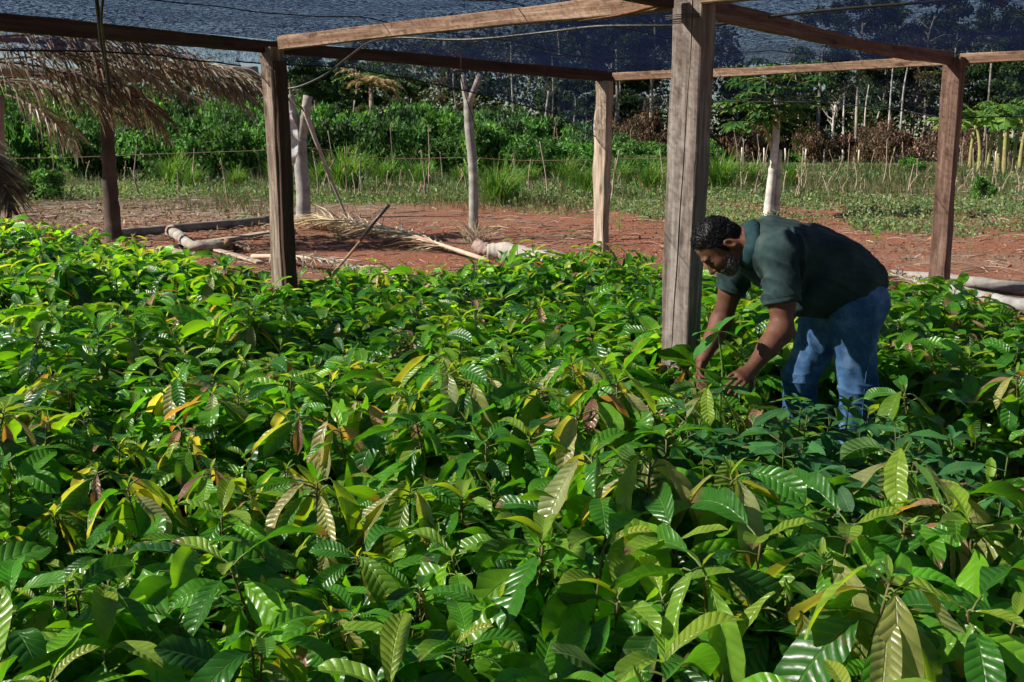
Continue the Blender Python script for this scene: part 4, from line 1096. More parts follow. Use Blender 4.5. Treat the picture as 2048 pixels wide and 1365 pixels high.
def papaya():
    b=gd(1537,436); u=lambda px,py,d=0: at(px,py,b.y+d)-b
    t=thing('papaya_tree','papaya tree with twin whitish trunks and large lobed leaves, behind the man','tree',b)
    for pts_,rr_,c in (([Vector((-.02,0,-.1)),u(1540,390),u(1546,330),u(1551,285),u(1553,240),u(1552,195)],[.125,.10,.085,.08,.075,.05],(.58,.57,.52)),([u(1549,438,.12),u(1553,395,.1),u(1556,340,.1),u(1560,300,.06)],[.095,.08,.07,.05],(.50,.46,.40)),([u(1546,308),u(1535,270),u(1517,240),u(1503,215)],[.05,.035,.03,.025],(.34,.32,.14))):
        mb=MB(); limb(mb,pts_,rr_,c,12,n=10,k=7,jit=.04); mb.build('trunk',M['bark'],t)
    cr=MB(); rg=np.random.default_rng(17)
    def pleaf(p,az,e,L,R_,c):
        e_=p+L*np.array([math.cos(az)*math.cos(e),math.sin(az)*math.cos(e),math.sin(e)])
        tube(cr,curve([p,(p+e_)/2+np.array([0,0,.05*L]),e_],3),[.012]*7,4,c=(.22,.30,.06),cap=False)
        tilt=rg.uniform(.3,1.1)
        for k in range(7):
            a=az+(k-3)*.62+rg.normal(0,.08); l=R_*(1-.10*abs(k-3))
            leaf(cr,e_,a,.15-.3*tilt,rg.uniform(.4,1.1),l,l*.34,c*(1+.08*rg.normal()),rg,7,5,fold=.3,wav=.16,peak=.55)
    for k in range(58):
        f=rg.random(); p=np.array(u(1552,205))+np.array([rg.normal(0,.1),rg.normal(0,.1),rg.uniform(-.6,.6)])
        pleaf(p,rg.random()*6.28,rg.uniform(-.3,1.0),rg.uniform(.3,1.05),rg.uniform(.28,.46),np.array([(.05,.15,.03),(.09,.2,.05),(.035,.11,.025)][rg.integers(3)]))
    for k in range(5):
        p=np.array(u(1503+rg.normal(0,4),222)); pleaf(p,rg.random()*6.28,rg.uniform(-.2,.6),.3,.3,np.array((.10,.22,.05)))
    for px,py in ((1470,250),(1455,205),(1500,260),(1640,195),(1625,210),(1470,215)):
        p=np.array(u(1552,200)); e_=np.array(u(px,py)); d=e_-p; pleaf(p,math.atan2(d[1],d[0]),math.asin(d[2]/np.linalg.norm(d)),np.linalg.norm(d),.38,np.array((.08,.2,.05)))
    cr.build('crown',M['foliage'],t)
    # small bush at its side
papaya()
def banana_mesh(seed):
    rg=np.random.default_rng(seed); st=MB(); lf=MB(); h=rg.uniform(1.7,2.2)
    P=curve([(0,0,-.1),(rg.normal(0,.05),0,h*.5),(rg.normal(0,.1),rg.normal(0,.1),h)],5)
    cc=np.where(rg.random((len(P),1))<.25,np.array([[.30,.24,.12]]),np.array([[.30,.29,.10]]))
    tube(st,P,np.linspace(.10,.05,len(P)),9,c=cc*(1+.1*rg.standard_normal((len(P),1))),jit=.04,rng=rg)
    for k in range(8):
        az=k*2.4+rg.normal(0,.3); e=rg.uniform(.6,1.25); L=rg.uniform(1.1,1.7); p=P[-1-(k%2)]
        # torn leaf: blade halves split into strips
        m=12; t=np.linspace(0,1,m); el=e-rg.uniform(1.2,2.2)*t**1.3; hh=np.array([math.cos(az),math.sin(az),0]); d=np.cos(el)[:,None]*hh+np.sin(el)[:,None]*np.array([0,0,1])
        Q=p+np.concatenate([[[0,0,0]],np.cumsum(d[:-1],0)*L/(m-1)]); tube(lf,Q,np.linspace(.02,.006,m),4,c=(.30,.36,.09),cap=False)
        s=np.array([-math.sin(az),math.cos(az),0]); w=.24*np.sin(np.pi*np.clip(t*1.02,0,1))**.6+.02
        for sgn in (-1,1):
            for i in range(1,m-1):
                dr=rg.uniform(.1,1.0); c=colvar(rg,1,[(.11,.25,.03),(.16,.31,.045),(.07,.18,.03)],.12)[0]
                a=Q[i];b_=Q[i+1]; o=s*sgn*w[i]*math.cos(dr)+np.array([0,0,-1])*w[i]*math.sin(dr)
                lf.add([a,b_,b_+o*.96+(b_-a)*.25,a+o+(b_-a)*.3],[(0,1,2,3)],c=c)
    return lf.mesh('banana_leaves',M['foliage']),st.mesh('banana_stem',M['bark'])
bn=['behind the reddish post','shortest, directly right of the reddish post','second right of the reddish post','third right of the reddish post','with a pale leaning stem','thick yellow-stemmed one in the middle','with two hanging torn leaves','slim one before the last','last one by the frame edge','half hidden behind the thick yellow-stemmed one']
for i,(px,pb,ht) in enumerate(((1893,330,85),(1940,335,95),(1957,345,100),(1975,335,100),(1996,345,105),(2009,348,120),(2024,345,110),(2038,342,105),(2056,350,120),(2015,335,110))):
    g=gd(px,pb+3); s=ht/FPX*g.y/2.1
    plant(C,('ban',i%4),lambda:banana_mesh(300+i%4),'banana_plant','banana plant',('leaves','stem'),'yellow-stemmed banana plant, '+bn[i],(g.x,g.y,0),rg.random()*6.28,s,'banana plants beside the reddish post')
# palm with dry fronds at the thicket's back
def frond(mb,base,az,e,L,drop,rg,c,nl=34,ll=.55,rr=.014,hang=.5,cj=.15,lw=.022,plane=None):
    m=16; t=np.linspace(0,1,m); el=e-drop*t**1.3; hh=np.array([math.cos(az),math.sin(az),0]); z=np.array([0,0,1.0])
    d=np.cos(el)[:,None]*hh+np.sin(el)[:,None]*z
    P=np.array(base)+np.concatenate([[[0,0,0]],np.cumsum(d[:-1],0)*L/(m-1)])
    tube(mb,P,np.linspace(rr,rr*.3,m),5,c=np.array(c)*.8,cap=False)
    s=np.array([-math.sin(az),math.cos(az),0])
    for i in range(nl):
        f=.12+.88*i/(nl-1); k=f*(m-1); j=min(int(k),m-2); p=P[j]+(P[j+1]-P[j])*(k-j); dd=d[j]; l=ll*(math.sin(min(1,f*1.15)*math.pi*.86+.3))**.7*rg.uniform(.75,1.15) if f<.97 else ll*.35
        for sg in (-1,1):
            if rg.random()<.06: continue
            v=dd*rg.uniform(.5,.9)+s*sg*rg.uniform(.45,.95)+z*rg.normal(.0,.18); v/=np.linalg.norm(v)
            hg=hang*rg.uniform(.4,1.4); pts_=[p]; q=p.copy(); vv=v.copy()
            ns=5
            for a in range(ns-1):
                q=q+vv*l/(ns-1); vv=vv-z*hg*.55; vv/=np.linalg.norm(vv); pts_.append(q.copy())
            Q=np.array(pts_); side=np.cross(vv,rg.standard_normal(3)); side/=np.linalg.norm(side)+1e-9
            w=lw*np.array([.6,1,.8,.5,.05])*rg.uniform(.7,1.2)
            V=np.stack([Q-side*w[:,None]*.5,Q+side*w[:,None]*.5],1).reshape(-1,3)
            mb.add(V,grid_q(ns,2),c=colvar(rg,1,c,cj)[0])
g=gd(760,330); t=thing('palm_tree','palm with a mix of green and dried tan fronds above the thicket','palm',(at(745,300,74).x,74,0))
r3=np.random.default_rng(8)
mb=MB(); tube(mb,[(0,0,0),(0,0,3),(0,0,5.6)],[.2,.17,.15],8,c=(.3,.22,.16)); mb.build('trunk',M['bark'],t)
for k in range(15):
    mb=MB(); dry=k%3!=0
    frond(mb,(0,0,5.5),k*2.4,r3.uniform(.3,1.2),2.9,r3.uniform(1.2,2.4),r3,(.42,.30,.16) if dry else (.09,.18,.04),nl=26,ll=.75,rr=.04,hang=.3,lw=.09); mb.build('frond',M['dry'],t)

# ---------------------------------------------------------------- thatched shelter on the left
def shelter():
    b=gd(228,474); b=Vector((at(228,470,17.2).x,17.2,0)); u=lambda px,py,Y: at(px,py,Y)-b
    t=thing('palm_shelter','open shelter of forked poles roofed with drooping dry palm fronds','shelter',b)
    mb=MB(); limb(mb,[Vector((0,0,-.1)),u(222,400,17.2),u(216,300,17.2),u(213,210,17.2),u(212,185,17.2)],[.15,.12,.11,.11,.10],(.09,.065,.052),21,n=10,jit=.08); o=mb.build('post',M['bark'],t); o['label']='dark forked post'
    mb=MB(); limb(mb,[u(214,220,17.2),u(228,200,17.2),u(246,178,17.2)],[.09,.08,.07],(.11,.08,.065),22); mb.build('fork',M['bark'],t)
    mb=MB(); limb(mb,[u(-6,420,15.5),u(-4,340,15.5),u(-8,190,15.5)],[.12,.11,.11],(.34,.26,.24),23); mb.build('post',M['bark'],t)
    for pts_,r_,c in (([u(-120,128,16.8),u(60,143,17.0),u(215,152,17.2),u(400,146,17.6),(u(515,143,18))],[.11,.11,.12,.1,.09],(.27,.25,.22)),([u(100,95,15.8),u(160,115,16.4),u(250,140,17.2),u(300,150,17.8)],[.06,.06,.06,.06],(.26,.13,.07)),([u(-100,75,15),u(60,80,15.2),u(200,95,15.6)],[.05,.05,.05],(.24,.13,.08))):
        mb=MB(); limb(mb,pts_,r_,c,24,n=9); mb.build('rafter',M['bark'],t)
    rg=np.random.default_rng(4); T1=(.21,.165,.12); T2=(.13,.095,.065); T3=(.36,.31,.25)
    S=[ # start px,py,Y ; azimuth ; elevation ; length ; drop ; hang
     (120,118,16.4,.05,.1,3.3,.85,.55),(90,112,16.0,.0,.12,3.4,.7,.5),(-20,120,15.4,.1,.1,3.0,.7,.7),(150,140,16.8,.1,.1,2.8,.8,.6),(60,150,16.0,.1,.0,2.2,.8,.9),(250,120,16.9,-.1,.0,2.3,1.0,.6),(60,120,16.2,-.3,.15,3.0,1.0,.7),(200,135,16.8,.15,.12,3.2,.75,.7),(300,128,17.1,0,.12,2.1,.95,.6),
     (-80,100,15.6,.1,.2,3.2,.75,.9),(-100,130,15.2,.0,.1,2.8,.9,1.0),(20,160,16.2,.2,-.05,2.0,.75,1.1),(-60,165,15.8,.1,.05,2.3,.7,1.2),(90,150,16.6,.4,.0,1.8,.7,1.1),
     (-130,80,14.8,.15,.25,3.6,.75,.8),(40,85,15.2,.0,.12,2.6,.6,.7),(-40,105,15.3,-.2,.1,2.4,.8,.9),(140,100,15.8,.3,.1,2.6,.8,.5),(180,165,16.9,.7,-.2,1.5,1.0,1.0),
     (330,135,17.4,-.35,.1,1.9,1.1,.5),(10,190,16.1,-.1,-.3,1.4,.9,1.2),(-95,250,14.2,-.4,-.55,1.5,.8,.5),(-110,255,14.0,-.2,-.5,1.5,1.0,.5),(-100,235,14.4,-.6,-.45,1.4,.9,.5),(390,138,17.7,.1,.05,1.4,.7,.5),
     (-20,75,14.9,.1,.1,2.8,.5,.6)]
    for i,(px,py,Y,az,e,L,dr,hg) in enumerate(S):
        mb=MB(); c=[T1,T2,T3][i%3]
        frond(mb,u(px,py,Y),az,e,L,dr,rg,c,nl=46,ll=.85,rr=.022,hang=hg,lw=.034,cj=.25); mb.build('frond',M['dry'],t)
shelter()
# ---------------------------------------------------------------- logs, boards and fronds lying on the soil
def log(name,pts,r,c,label,cat='log',mat='bark',endc=None,seed=1,jit=.075,n=14):
    P=[Vector(p) for p in pts]; b=P[0].copy(); b.z=0
    mb=MB(); limb(mb,[p-b for p in P],r,c,seed,n=n,jit=jit,k=7); o=mb.build(name,M[mat],loc=b); return tag(o,label,cat)
def gz(px,py,z): p=gd(px,py,z); return p
log('log',[gz(225,468,.1),gz(330,459,.1),gz(440,450,.1),gz(535,441,.1)],[.075,.08,.08,.08],(.25,.22,.19),'long thin grey log lying at the rear left of the clearing',seed=31)
log('log',[gz(342,462,.13),gz(362,475,.12),gz(382,490,.11),gz(420,492,.10),gz(462,490,.10)],[.10,.085,.072,.078,.068],(.34,.31,.265),'bent pale log with a red-brown sawn end lying on the board',seed=32)
e0=gz(342,462,.13)
mb=MB(); tube(mb,[e0+Vector((-.055,.055,.0)),e0+Vector((.0,-.0,.0)),e0+Vector((.10,-.17,-.01))],[.075,.105,.100],14,jit=.03,rng=np.random.default_rng(2),c=(.36,.14,.07)); o=mb.build('log_end',M['bark']); 
lg=bpy.data.objects['log.001']; o.parent=lg; o.location=-lg.location; o['label']='reddish sawn end'; o.name='sawn_end'
log('branch_stump',[gz(455,483,.18),gz(461,494,.06),gz(480,496,.05),gz(503,500,.04)],[.05,.05,.04,.025],(.26,.17,.11),'knobbly broken branch beside the bent pale log\'s end','branch',seed=33,jit=.15)
def board(px,py,qx,qy,w,th,c,label,seed,z=.03):
    a=gz(px,py,z); b=gz(qx,qy,z); o=timber('board',a,b,w,th,M['pale_wood'],rngseed=seed,warp=.004); tag(o,label,'board')
board(300,500,545,464,.20,.04,None,'long weathered pale board lying under the bent log',71,.04)
board(322,497,388,512,.22,.04,None,'short pale board end lying on the soil by the seedlings',72,.04)
board(430,500,520,525,.10,.03,None,'narrow brown split board lying across the dry fronds',73,.04)
def ground_frond(px,py,qx,qy,label,c,seed,ll=.55,nl=60,lw=.02,lift=.12):
    a=gz(px,py,.06); b=gz(qx,qy,.06); d=b-a; az=math.atan2(d.y,d.x); rg=np.random.default_rng(seed)
    t=thing('dry_palm_frond',label,'palm frond',(a.x,a.y,0)); L=d.length
    for kk in range(2):
        mb=MB(); m=18; tt=np.linspace(0,1,m); P=np.stack([np.cos(az)*L*tt,np.sin(az)*L*tt,.05+lift*np.sin(tt*2.6)],-1)
        if kk==0:
            tube(mb,P,np.linspace(.035,.008,m),7,c=(.52,.43,.33)); mb.build('rachis',M['bark'],t); continue
        s=np.array([-math.sin(az),math.cos(az),0]); dd=np.array([math.cos(az),math.sin(az),0])
        for i in range(nl):
            f=.16+.84*i/(nl-1); p=np.array([np.interp(f,tt,P[:,j]) for j in range(3)])
            for sg in (-1,1,1,-1):
                l=ll*rg.uniform(.6,1.2)*(1-.35*f); v=dd*rg.uniform(.7,1.0)+s*sg*rg.uniform(.1,.6)+np.array([0,0,rg.normal(.05,.12)]); v/=np.linalg.norm(v)
                q=p.copy(); pts_=[q.copy()]; v2=v.copy()
                for a_ in range(3):
                    q=q+v2*l/3; q[2]=max(q[2],.015+rg.random()*.05); v2=v2+rg.normal(0,.07,3); v2[2]-=.13; v2/=np.linalg.norm(v2); pts_.append(q.copy())
                Q=np.array(pts_); side=np.array([-v2[1],v2[0],rg.normal(0,.6)]); side/=np.linalg.norm(side); w=lw*np.array([.7,1,.7,.08])*.5
                V=np.stack([Q-side*w[:,None],Q+side*w[:,None]],1).reshape(-1,3); mb.add(V,grid_q(4,2),c=colvar(rg,1,c,.16)[0])
        mb.build('leaflets',M['dry'],t)
ground_frond(975,520,600,452,'large straw-coloured dry palm frond lying across the red soil',[(.55,.45,.30),(.62,.53,.38),(.45,.35,.22)],1,ll=.95,nl=90,lw=.026,lift=.22)
ground_frond(860,478,620,448,'second straw-coloured palm frond lying behind the large one',[(.5,.42,.30),(.6,.5,.36)],5,ll=.9,nl=60,lw=.024,lift=.1)
ground_frond(505,512,770,560,'grey dry palm frond lying at the edge of the seedling bed',[(.40,.36,.30),(.5,.46,.4),(.3,.26,.22)],2,ll=.55,nl=60,lw=.018)
ground_frond(1900,610,1770,560,'tangled grey-brown palm frond lying behind the man by the logs',[(.36,.28,.2),(.28,.2,.14),(.45,.38,.3)],3,ll=.6,nl=60,lw=.018,lift=.1)
ground_frond(690,398,800,390,'brown withered palm leaf lying among low weeds',[(.36,.24,.15)],6,ll=.5,nl=20,lw=.03)
log('split_log',[gz(975,503,.2),gz(1010,505,.19),gz(1060,515,.15),gz(1120,528,.12),gz(1170,535,.06)],[.10,.135,.125,.10,.04],(.44,.41,.355),'thick pale debarked log lying at the far edge of the bed',seed=34,mat='bark',jit=.06)
log('split_log',[gz(1080,512,.16),gz(1105,512,.14),gz(1150,520,.08)],[.07,.08,.04],(.42,.37,.31),'short pale log stub leaning on the thick debarked log',seed=38,jit=.06)
log('root_stump',[gz(955,492,.14),gz(968,500,.10),gz(978,505,.08)],[.09,.1,.05],(.30,.22,.19),'small knobbly grey stump at the thick debarked log\'s end','stump',seed=35,jit=.2)
log('log',[gz(1780,549,.08),gz(1860,556,.09),gz(1940,564,.09),gz(2070,580,.09),gz(2420,612,.09)],[.055,.062,.066,.066],(.27,.25,.23),'long grey log lying behind the reddish square post',seed=36,jit=.06)
log('log',[gz(1835,580,.08),gz(1870,572,.09),gz(1950,592,.09),gz(2070,614,.09),gz(2330,648,.09)],[.05,.066,.062,.066],(.34,.335,.315),'lower pale grey log lying nearest the seedlings beside the reddish post',seed=37,jit=.06)
log('log',[gz(1842,584,.12),gz(1862,570,.13),gz(1895,566,.12)],[.055,.065,.06],(.5,.36,.24),'short tan log end lying against the reddish square post',seed=39,jit=.06)
log('stake',[gz(1972,636,.0),gz(1971,612,.12) ,Vector(gz(1972,636,0))+Vector((0,0,.22))],[.028,.028,.03],(.45,.26,.17),'small reddish wooden stake standing in the seedlings by the logs','stake',seed=40)
# stick with black hose rising from the fronds
s0=gz(655,558,.0); s1=at(775,412,s0.y-.2)
mb=MB(); limb(mb,[s0-s0,(s0.lerp(s1,.45)+Vector((0,0,-.03)))-s0,s1-s0],[.014,.018,.013],(.30,.21,.12),41); o=mb.build('leaning_stick',M['bark'],loc=s0); tag(o,'thin leaning stick with a dark hose end rising from the fronds','stick')
mb=MB(); tube(mb,[s0.lerp(s1,.55)-s0+Vector((0,-.012,-.012)),s0.lerp(s1,.8)-s0+Vector((0,-.01,.0)),s1-s0+Vector((.02,0,.012))],.02,7,c=(.03,.03,.035)); hh=mb.build('hose_sleeve',M['rubber'],o)
# ---------------------------------------------------------------- the bending man
def cap_(P,a,b,ra,rb,l=None,sl=1.0):
    a=np.array(a,float); b=np.array(b,float); ab=b-a; q=P-a
    t=np.clip((q@ab)/(ab@ab),0,1); c=q-t[:,None]*ab
    if l is not None:
        lat=c@l; c=c-np.outer(lat*(1-1/sl),l)
    return np.sqrt((c*c).sum(1))-(ra+(rb-ra)*t)
def ell_(P,c,X,Y,Z,r):
    q=P-np.array(c); s=np.stack([q@X/r[0],q@Y/r[1],q@Z/r[2]],1)
    k0=np.sqrt((s*s).sum(1)); s2=s/np.array(r); k1=np.sqrt((s2*s2).sum(1))+1e-9
    return k0*(k0-1)/k1
def smin(a,b,k):
    h=np.clip(.5+.5*(b-a)/k,0,1); return b+(a-b)*h-k*h*(1-h)
def smax(a,b,k): return -smin(-a,-b,k)
def sdf_mesh(fn,lo,hi,vox):
    """surface nets over a block-sparse grid"""
    lo=np.array(lo,float); n=np.ceil((np.array(hi)-lo)/vox).astype(int); B=12
    nb=np.ceil(n/B).astype(int); n=nb*B+1
    D=np.empty(n,np.float32)
    g=np.stack(np.meshgrid(*[np.arange(k) for k in nb],indexing='ij'),-1).reshape(-1,3)
    cen=lo+(g+.5)*B*vox; dc=fn(cen); half=B*vox*.87*1.25+.012
    D[:]=1
    for i in np.where(dc<0)[0]:
        a=g[i]*B; D[a[0]:a[0]+B+1,a[1]:a[1]+B+1,a[2]:a[2]+B+1]=-1
    act=np.where(np.abs(dc)<half)[0]
    o=np.stack(np.meshgrid(*[np.arange(B+1)]*3,indexing='ij'),-1).reshape(-1,3)
    for c0 in range(0,len(act),150):
        idx=act[c0:c0+150]; Pp=(lo+(g[idx][:,None,:]*B+o[None])*vox).reshape(-1,3); v=fn(Pp).reshape(len(idx),B+1,B+1,B+1)
        for k,i in enumerate(idx):
            a=g[i]*B; D[a[0]:a[0]+B+1,a[1]:a[1]+B+1,a[2]:a[2]+B+1]=v[k]
    S=D<0
    cnt=np.zeros(np.array(n)-1,np.int8)
    for dx in(0,1):
        for dy in(0,1):
            for dz in(0,1): cnt+=S[dx:n[0]-1+dx,dy:n[1]-1+dy,dz:n[2]-1+dz]
    cells=np.argwhere((cnt>0)&(cnt<8)); idv=np.full(cnt.shape,-1,np.int32); idv[tuple(cells.T)]=np.arange(len(cells))
    acc=np.zeros((len(cells),3)); num=np.zeros(len(cells))
    cr=[(a,b,c) for a in(0,1) for b in(0,1) for c in(0,1)]
    for i,p in enumerate(cr):
        for q in cr[i+1:]:
            if sum(abs(p[k]-q[k]) for k in range(3))!=1: continue
            va=D[tuple((cells+p).T)]; vb=D[tuple((cells+q).T)]; m=(va<0)!=(vb<0)
            t=np.where(m,va/(va-vb+1e-12),0); pt=np.array(p)+t[:,None]*(np.array(q)-np.array(p))
            acc+=np.where(m[:,None],pt,0); num+=m
    V=lo+(cells+acc/np.maximum(num,1)[:,None])*vox
    Q=[]
    for ax in range(3):
        o1,o2=[(1,2),(2,0),(0,1)][ax]
        sl=[slice(1,k-1) for k in n]; sl[ax]=slice(0,n[ax]-1); sh=list(sl); sh[ax]=slice(1,n[ax])
        A=S[tuple(sl)]; C_=S[tuple(sh)]
        for sgn in(0,1):
            m=np.argwhere(A&~C_ if sgn==0 else ~A&C_)
            if not len(m): continue
            off=np.array([1,1,1]); off[ax]=0; m=m+off
            e1=np.zeros(3,int); e1[o1]=1; e2=np.zeros(3,int); e2[o2]=1
            f=[idv[tuple((m-x).T)] for x in (e1+e2,e2,0*e1,e1)]
            qd=np.stack(f,1)
            if sgn: qd=qd[:,::-1]
            Q.append(qd[(qd>=0).all(1)])
    return V,np.concatenate(Q)

def man():
    L=np.array([.235,-.972,0.]); L/=np.linalg.norm(L)          # towards his left, that is towards the camera
    A=lambda px,py,Y: np.array(at(px,py,Y))
    pel=A(1692,600,4.76); mid=A(1632,548,4.71); che=A(1556,508,4.66); upp=A(1522,492,4.64)
    Sn=upp+L*.175+np.array([.015,0,-.01]); Sf=upp-L*.175+np.array([.0,0,-.02])
    En=A(1563,660,4.39); Wn=A(1500,742,4.26)
    Ef=A(1444,640,4.86); Wf=A(1404,724,4.76)
    hn=A(1706,645,4.66); hf=A(1648,650,4.87); kn=A(1716,765,4.68); kf=A(1602,752,4.93)
    an=A(1704,925,4.72); an[2]=.10; af=A(1603,905,4.98); af[2]=.10
    Hc=A(1439,491,4.62); nb=A(1500,487,4.63)
    fh=np.array([-.52,-.12,-.845]); fh/=np.linalg.norm(fh); uh=np.array([-.852,0,.523]); uh-=fh*uh.dot(fh); uh/=np.linalg.norm(uh); lh=np.cross(uh,fh)
    H=lambda f,u,l=0.: Hc+fh*f+uh*u+lh*l
    up=np.array([0,0,1.])
    tdir=(che-pel)/np.linalg.norm(che-pel); tn=np.cross(L,tdir); tn*=np.sign(tn[2])
    base=np.array([(an[0]+af[0])/2,(an[1]+af[1])/2,0]); root=thing('person','man bending over the seedlings in a dark green polo shirt and blue jeans, reaching down','person',tuple(base))
    def put(name,V,Q,mat,c=None,smooth=True,sub=None):
        me=mesh_np(name,V-base,Q,np.zeros((0,3),int),None,c,mat,smooth); return link(name,me,root)
    # ---- hands
    def hand_parts(W,d,n,sgn):
        d=d/np.linalg.norm(d); n=n-d*n.dot(d); n/=np.linalg.norm(n); a=np.cross(d,n)*sgn
        prm=[('c',W-d*.01,W+d*.035,.024,.019,a,1.25),('c',W+d*.03,W+d*.082,.0165,.0145,a,2.35)]
        for i,(ln,r) in enumerate(((.074,.0088),(.084,.0092),(.078,.0088),(.060,.0078))):
            b=W+d*(.088-.004*abs(i-1))+a*(i-1.5)*.0205; ang=.25+.07*i
            dd=d.copy(); spread=a*(i-1.5)*.10
            for s_,f in enumerate((.45,.30,.25)):
                v=(d+spread)*math.cos(ang)+n*math.sin(ang); v/=np.linalg.norm(v); e=b+v*ln*f
                prm.append(('f',b,e,r*(1-.09*s_),r*(1-.09*(s_+1)),None,1)); b=e; ang+=.45
        b=W+d*.022-a*.028+n*.006
        for s_,(f,an_) in enumerate(((.040,.75),(.032,.45),(.026,.2))):
            v=d*math.cos(an_)-a*math.sin(an_)+n*.35*(s_+1)*.6; v/=np.linalg.norm(v); e=b+v*f
            prm.append(('f',b,e,.0125-.0015*s_,.011-.0015*s_,None,1)); b=e
        return prm
    dn=A(1452,775,4.12)-Wn; df=A(1392,770,4.66)-Wf
    hands=hand_parts(Wn,dn,np.array([-.2,.5,-.6]),-1)+hand_parts(Wf,df,np.array([.6,-.4,-.3]),1)
    def body(P):
        d=ell_(P,H(-.008,.035),fh,uh,lh,(.098,.095,.076))
        d=smin(d,ell_(P,H(.028,-.035),fh,uh,lh,(.072,.085,.062)),.03)
        d=smin(d,ell_(P,H(.052,-.098),fh,uh,lh,(.036,.026,.036)),.03)      # chin
        for s in(-1,1): d=smin(d,ell_(P,H(.062,-.030,.036*s),fh,uh,lh,(.028,.026,.022)),.02)    # cheek bones
        d=smin(d,cap_(P,H(.090,.022,.028),H(.090,.022,-.028),.012,.012),.014)   # brow
        for s in(-1,1): d=smax(d,-ell_(P,H(.094,-.004,.031*s),fh,uh,lh,(.012,.010,.017)),.010)
        for s in(-1,1): d=smin(d,ell_(P,H(.079,-.004,.031*s),fh,uh,lh,(.0125,.0115,.014)),.004)
        d=smin(d,cap_(P,H(.090,.008),H(.120,-.036),.009,.013),.010)         # nose ridge
        for s in(-1,1): d=smin(d,ell_(P,H(.104,-.042,.013*s),fh,uh,lh,(.012,.009,.010)),.006)
        d=smin(d,ell_(P,H(.088,-.066),fh,uh,lh,(.016,.008,.024)),.010)         # lips
        d=smin(d,ell_(P,H(.086,-.079),fh,uh,lh,(.014,.007,.020)),.008)
        for s in(-1,1):
            ec=H(-.022,-.020,.079*s); ax=fh*.35+uh*.94; ax/=np.linalg.norm(ax); fx=np.cross(ax,lh)
            e=ell_(P,ec,ax,fx,lh,(.034,.020,.011)); e=smax(e,-ell_(P,ec+lh*.010*s+ax*.003,ax,fx,lh,(.022,.011,.009)),.005)
            d=smin(d,e,.008)
        d=smin(d,cap_(P,H(-.030,-.045),nb+up*.0,.066,.072),.03)            # neck
        d=smin(d,cap_(P,nb,che,.075,.12,L,1.3),.05)
        d=smin(d,cap_(P,che,mid,.125,.125,L,1.25),.04); d=smin(d,cap_(P,mid,pel,.125,.12,L,1.25),.04)
        for S_,E_,W_,k in((Sn,En,Wn,1),(Sf,Ef,Wf,.97)):
            ud=(E_-S_)/np.linalg.norm(E_-S_); fd=(W_-E_)/np.linalg.norm(W_-E_)
            ar=cap_(P,S_,E_,.064*k,.049*k)
            ar=smin(ar,cap_(P,S_+ud*.12,S_+ud*.22,.053*k,.052*k),.03)
            ar=smin(ar,cap_(P,E_-fd*.0,E_+fd*.02,.047*k,.05*k),.03)
            ar=smin(ar,cap_(P,E_+fd*.02,E_+fd*.11,.051*k,.046*k),.02)
            ar=smin(ar,cap_(P,E_+fd*.09,W_,.045*k,.029*k),.02)
            ar=smin(ar,ell_(P,E_+ud*.022-fd*.03,ud,fd,np.cross(ud,fd),(.026,.026,.024)),.02)   # elbow point
            d=smin(d,ar,.04)
        hd=None
        for (ty,a,b,ra,rb,l,sl) in hands:
            c=cap_(P,a,b,ra,rb,l,sl)
            hd=c if hd is None else (smin(hd,c,.012) if ty=='c' else np.minimum(hd,c) if hd is None else smin(hd,c,.0035))
        return smin(d,hd,.012)
    V,Q=sdf_mesh(body,(.72,4.0,.38),(1.80,5.1,1.36),.0042)
    # skin colour varies over the face: darker lids, warmer lips and nose
    q=V-Hc; f_,u_,l_=q@fh,q@uh,q@lh
    base_c=np.array([.120,.047,.027]); c=np.tile(base_c,(len(V),1)); nz=Nz(3,.05); nz2=Nz(4,.012)
    c*=(1+.10*nz(V)+.05*nz2(V))[:,None]
    inhead=(np.abs(q)<.16).all(1)
    def blob(cf,cu,cl,r,col,amt):
        w=np.exp(-(((f_-cf)**2+(u_-cu)**2+(np.abs(l_)-cl)**2)/r**2))*amt*inhead; c[:]=c*(1-w[:,None])+np.array(col)*w[:,None]
    blob(.09,-.072,.0,.018,(.17,.055,.045),.8); blob(.11,-.04,.0,.02,(.20,.075,.045),.6); blob(.09,-.004,.031,.012,(.06,.024,.016),.8)
    blob(.085,.075,.02,.05,(.24,.115,.07),.6); blob(-.02,-.02,.085,.03,(.18,.07,.04),.6)
    brow=(np.abs(u_-.021-.25*(np.abs(l_)-.03)*0)<.0055)&(np.abs(np.abs(l_)-.032)<.018)&(f_>.05)&inhead; c[brow]=(.03,.022,.02)
    lid=(np.abs(u_+.010)<.0022)&(np.abs(np.abs(l_)-.031)<.013)&(f_>.06)&inhead; c[lid]=(.015,.01,.01)
    # nails
    n=NT('skin'); o=n.coord('Object'); a=n.noise(110,3,.6,o); b_=n.noise(420,2,.6,o)
    col=n.mix(n.math('MULTIPLY',n.math('SUBTRACT',a,.35),1.2,clamp=True),n.tint(),n.mix(1.0,n.tint(),(.72,.66,.62),'MULTIPLY'))
    m=n.fin(n.pbr(col,n.math('ADD',.52,n.math('MULTIPLY',a,.3)),.35,n.bump(n.math('ADD',a,n.math('MULTIPLY',b_,.5)),.25,.002),Subsurface_Weight=.06,Subsurface_Scale=.01))
    put('body',V,Q,m,c)
    # ---- hair: short tight curls; greying beard
    def curls(P,s=.0085):
        k=6.283/s; w=np.array([[.35,.1,.2],[.1,.4,-.2],[.2,-.3,.4]])
        q_=P+.004*np.sin(P@w.T*900)
        return np.sin(q_[:,0]*k)*np.sin(q_[:,1]*k+1.3)*np.sin(q_[:,2]*k+.7)
    gl_=Nz(14,.035)
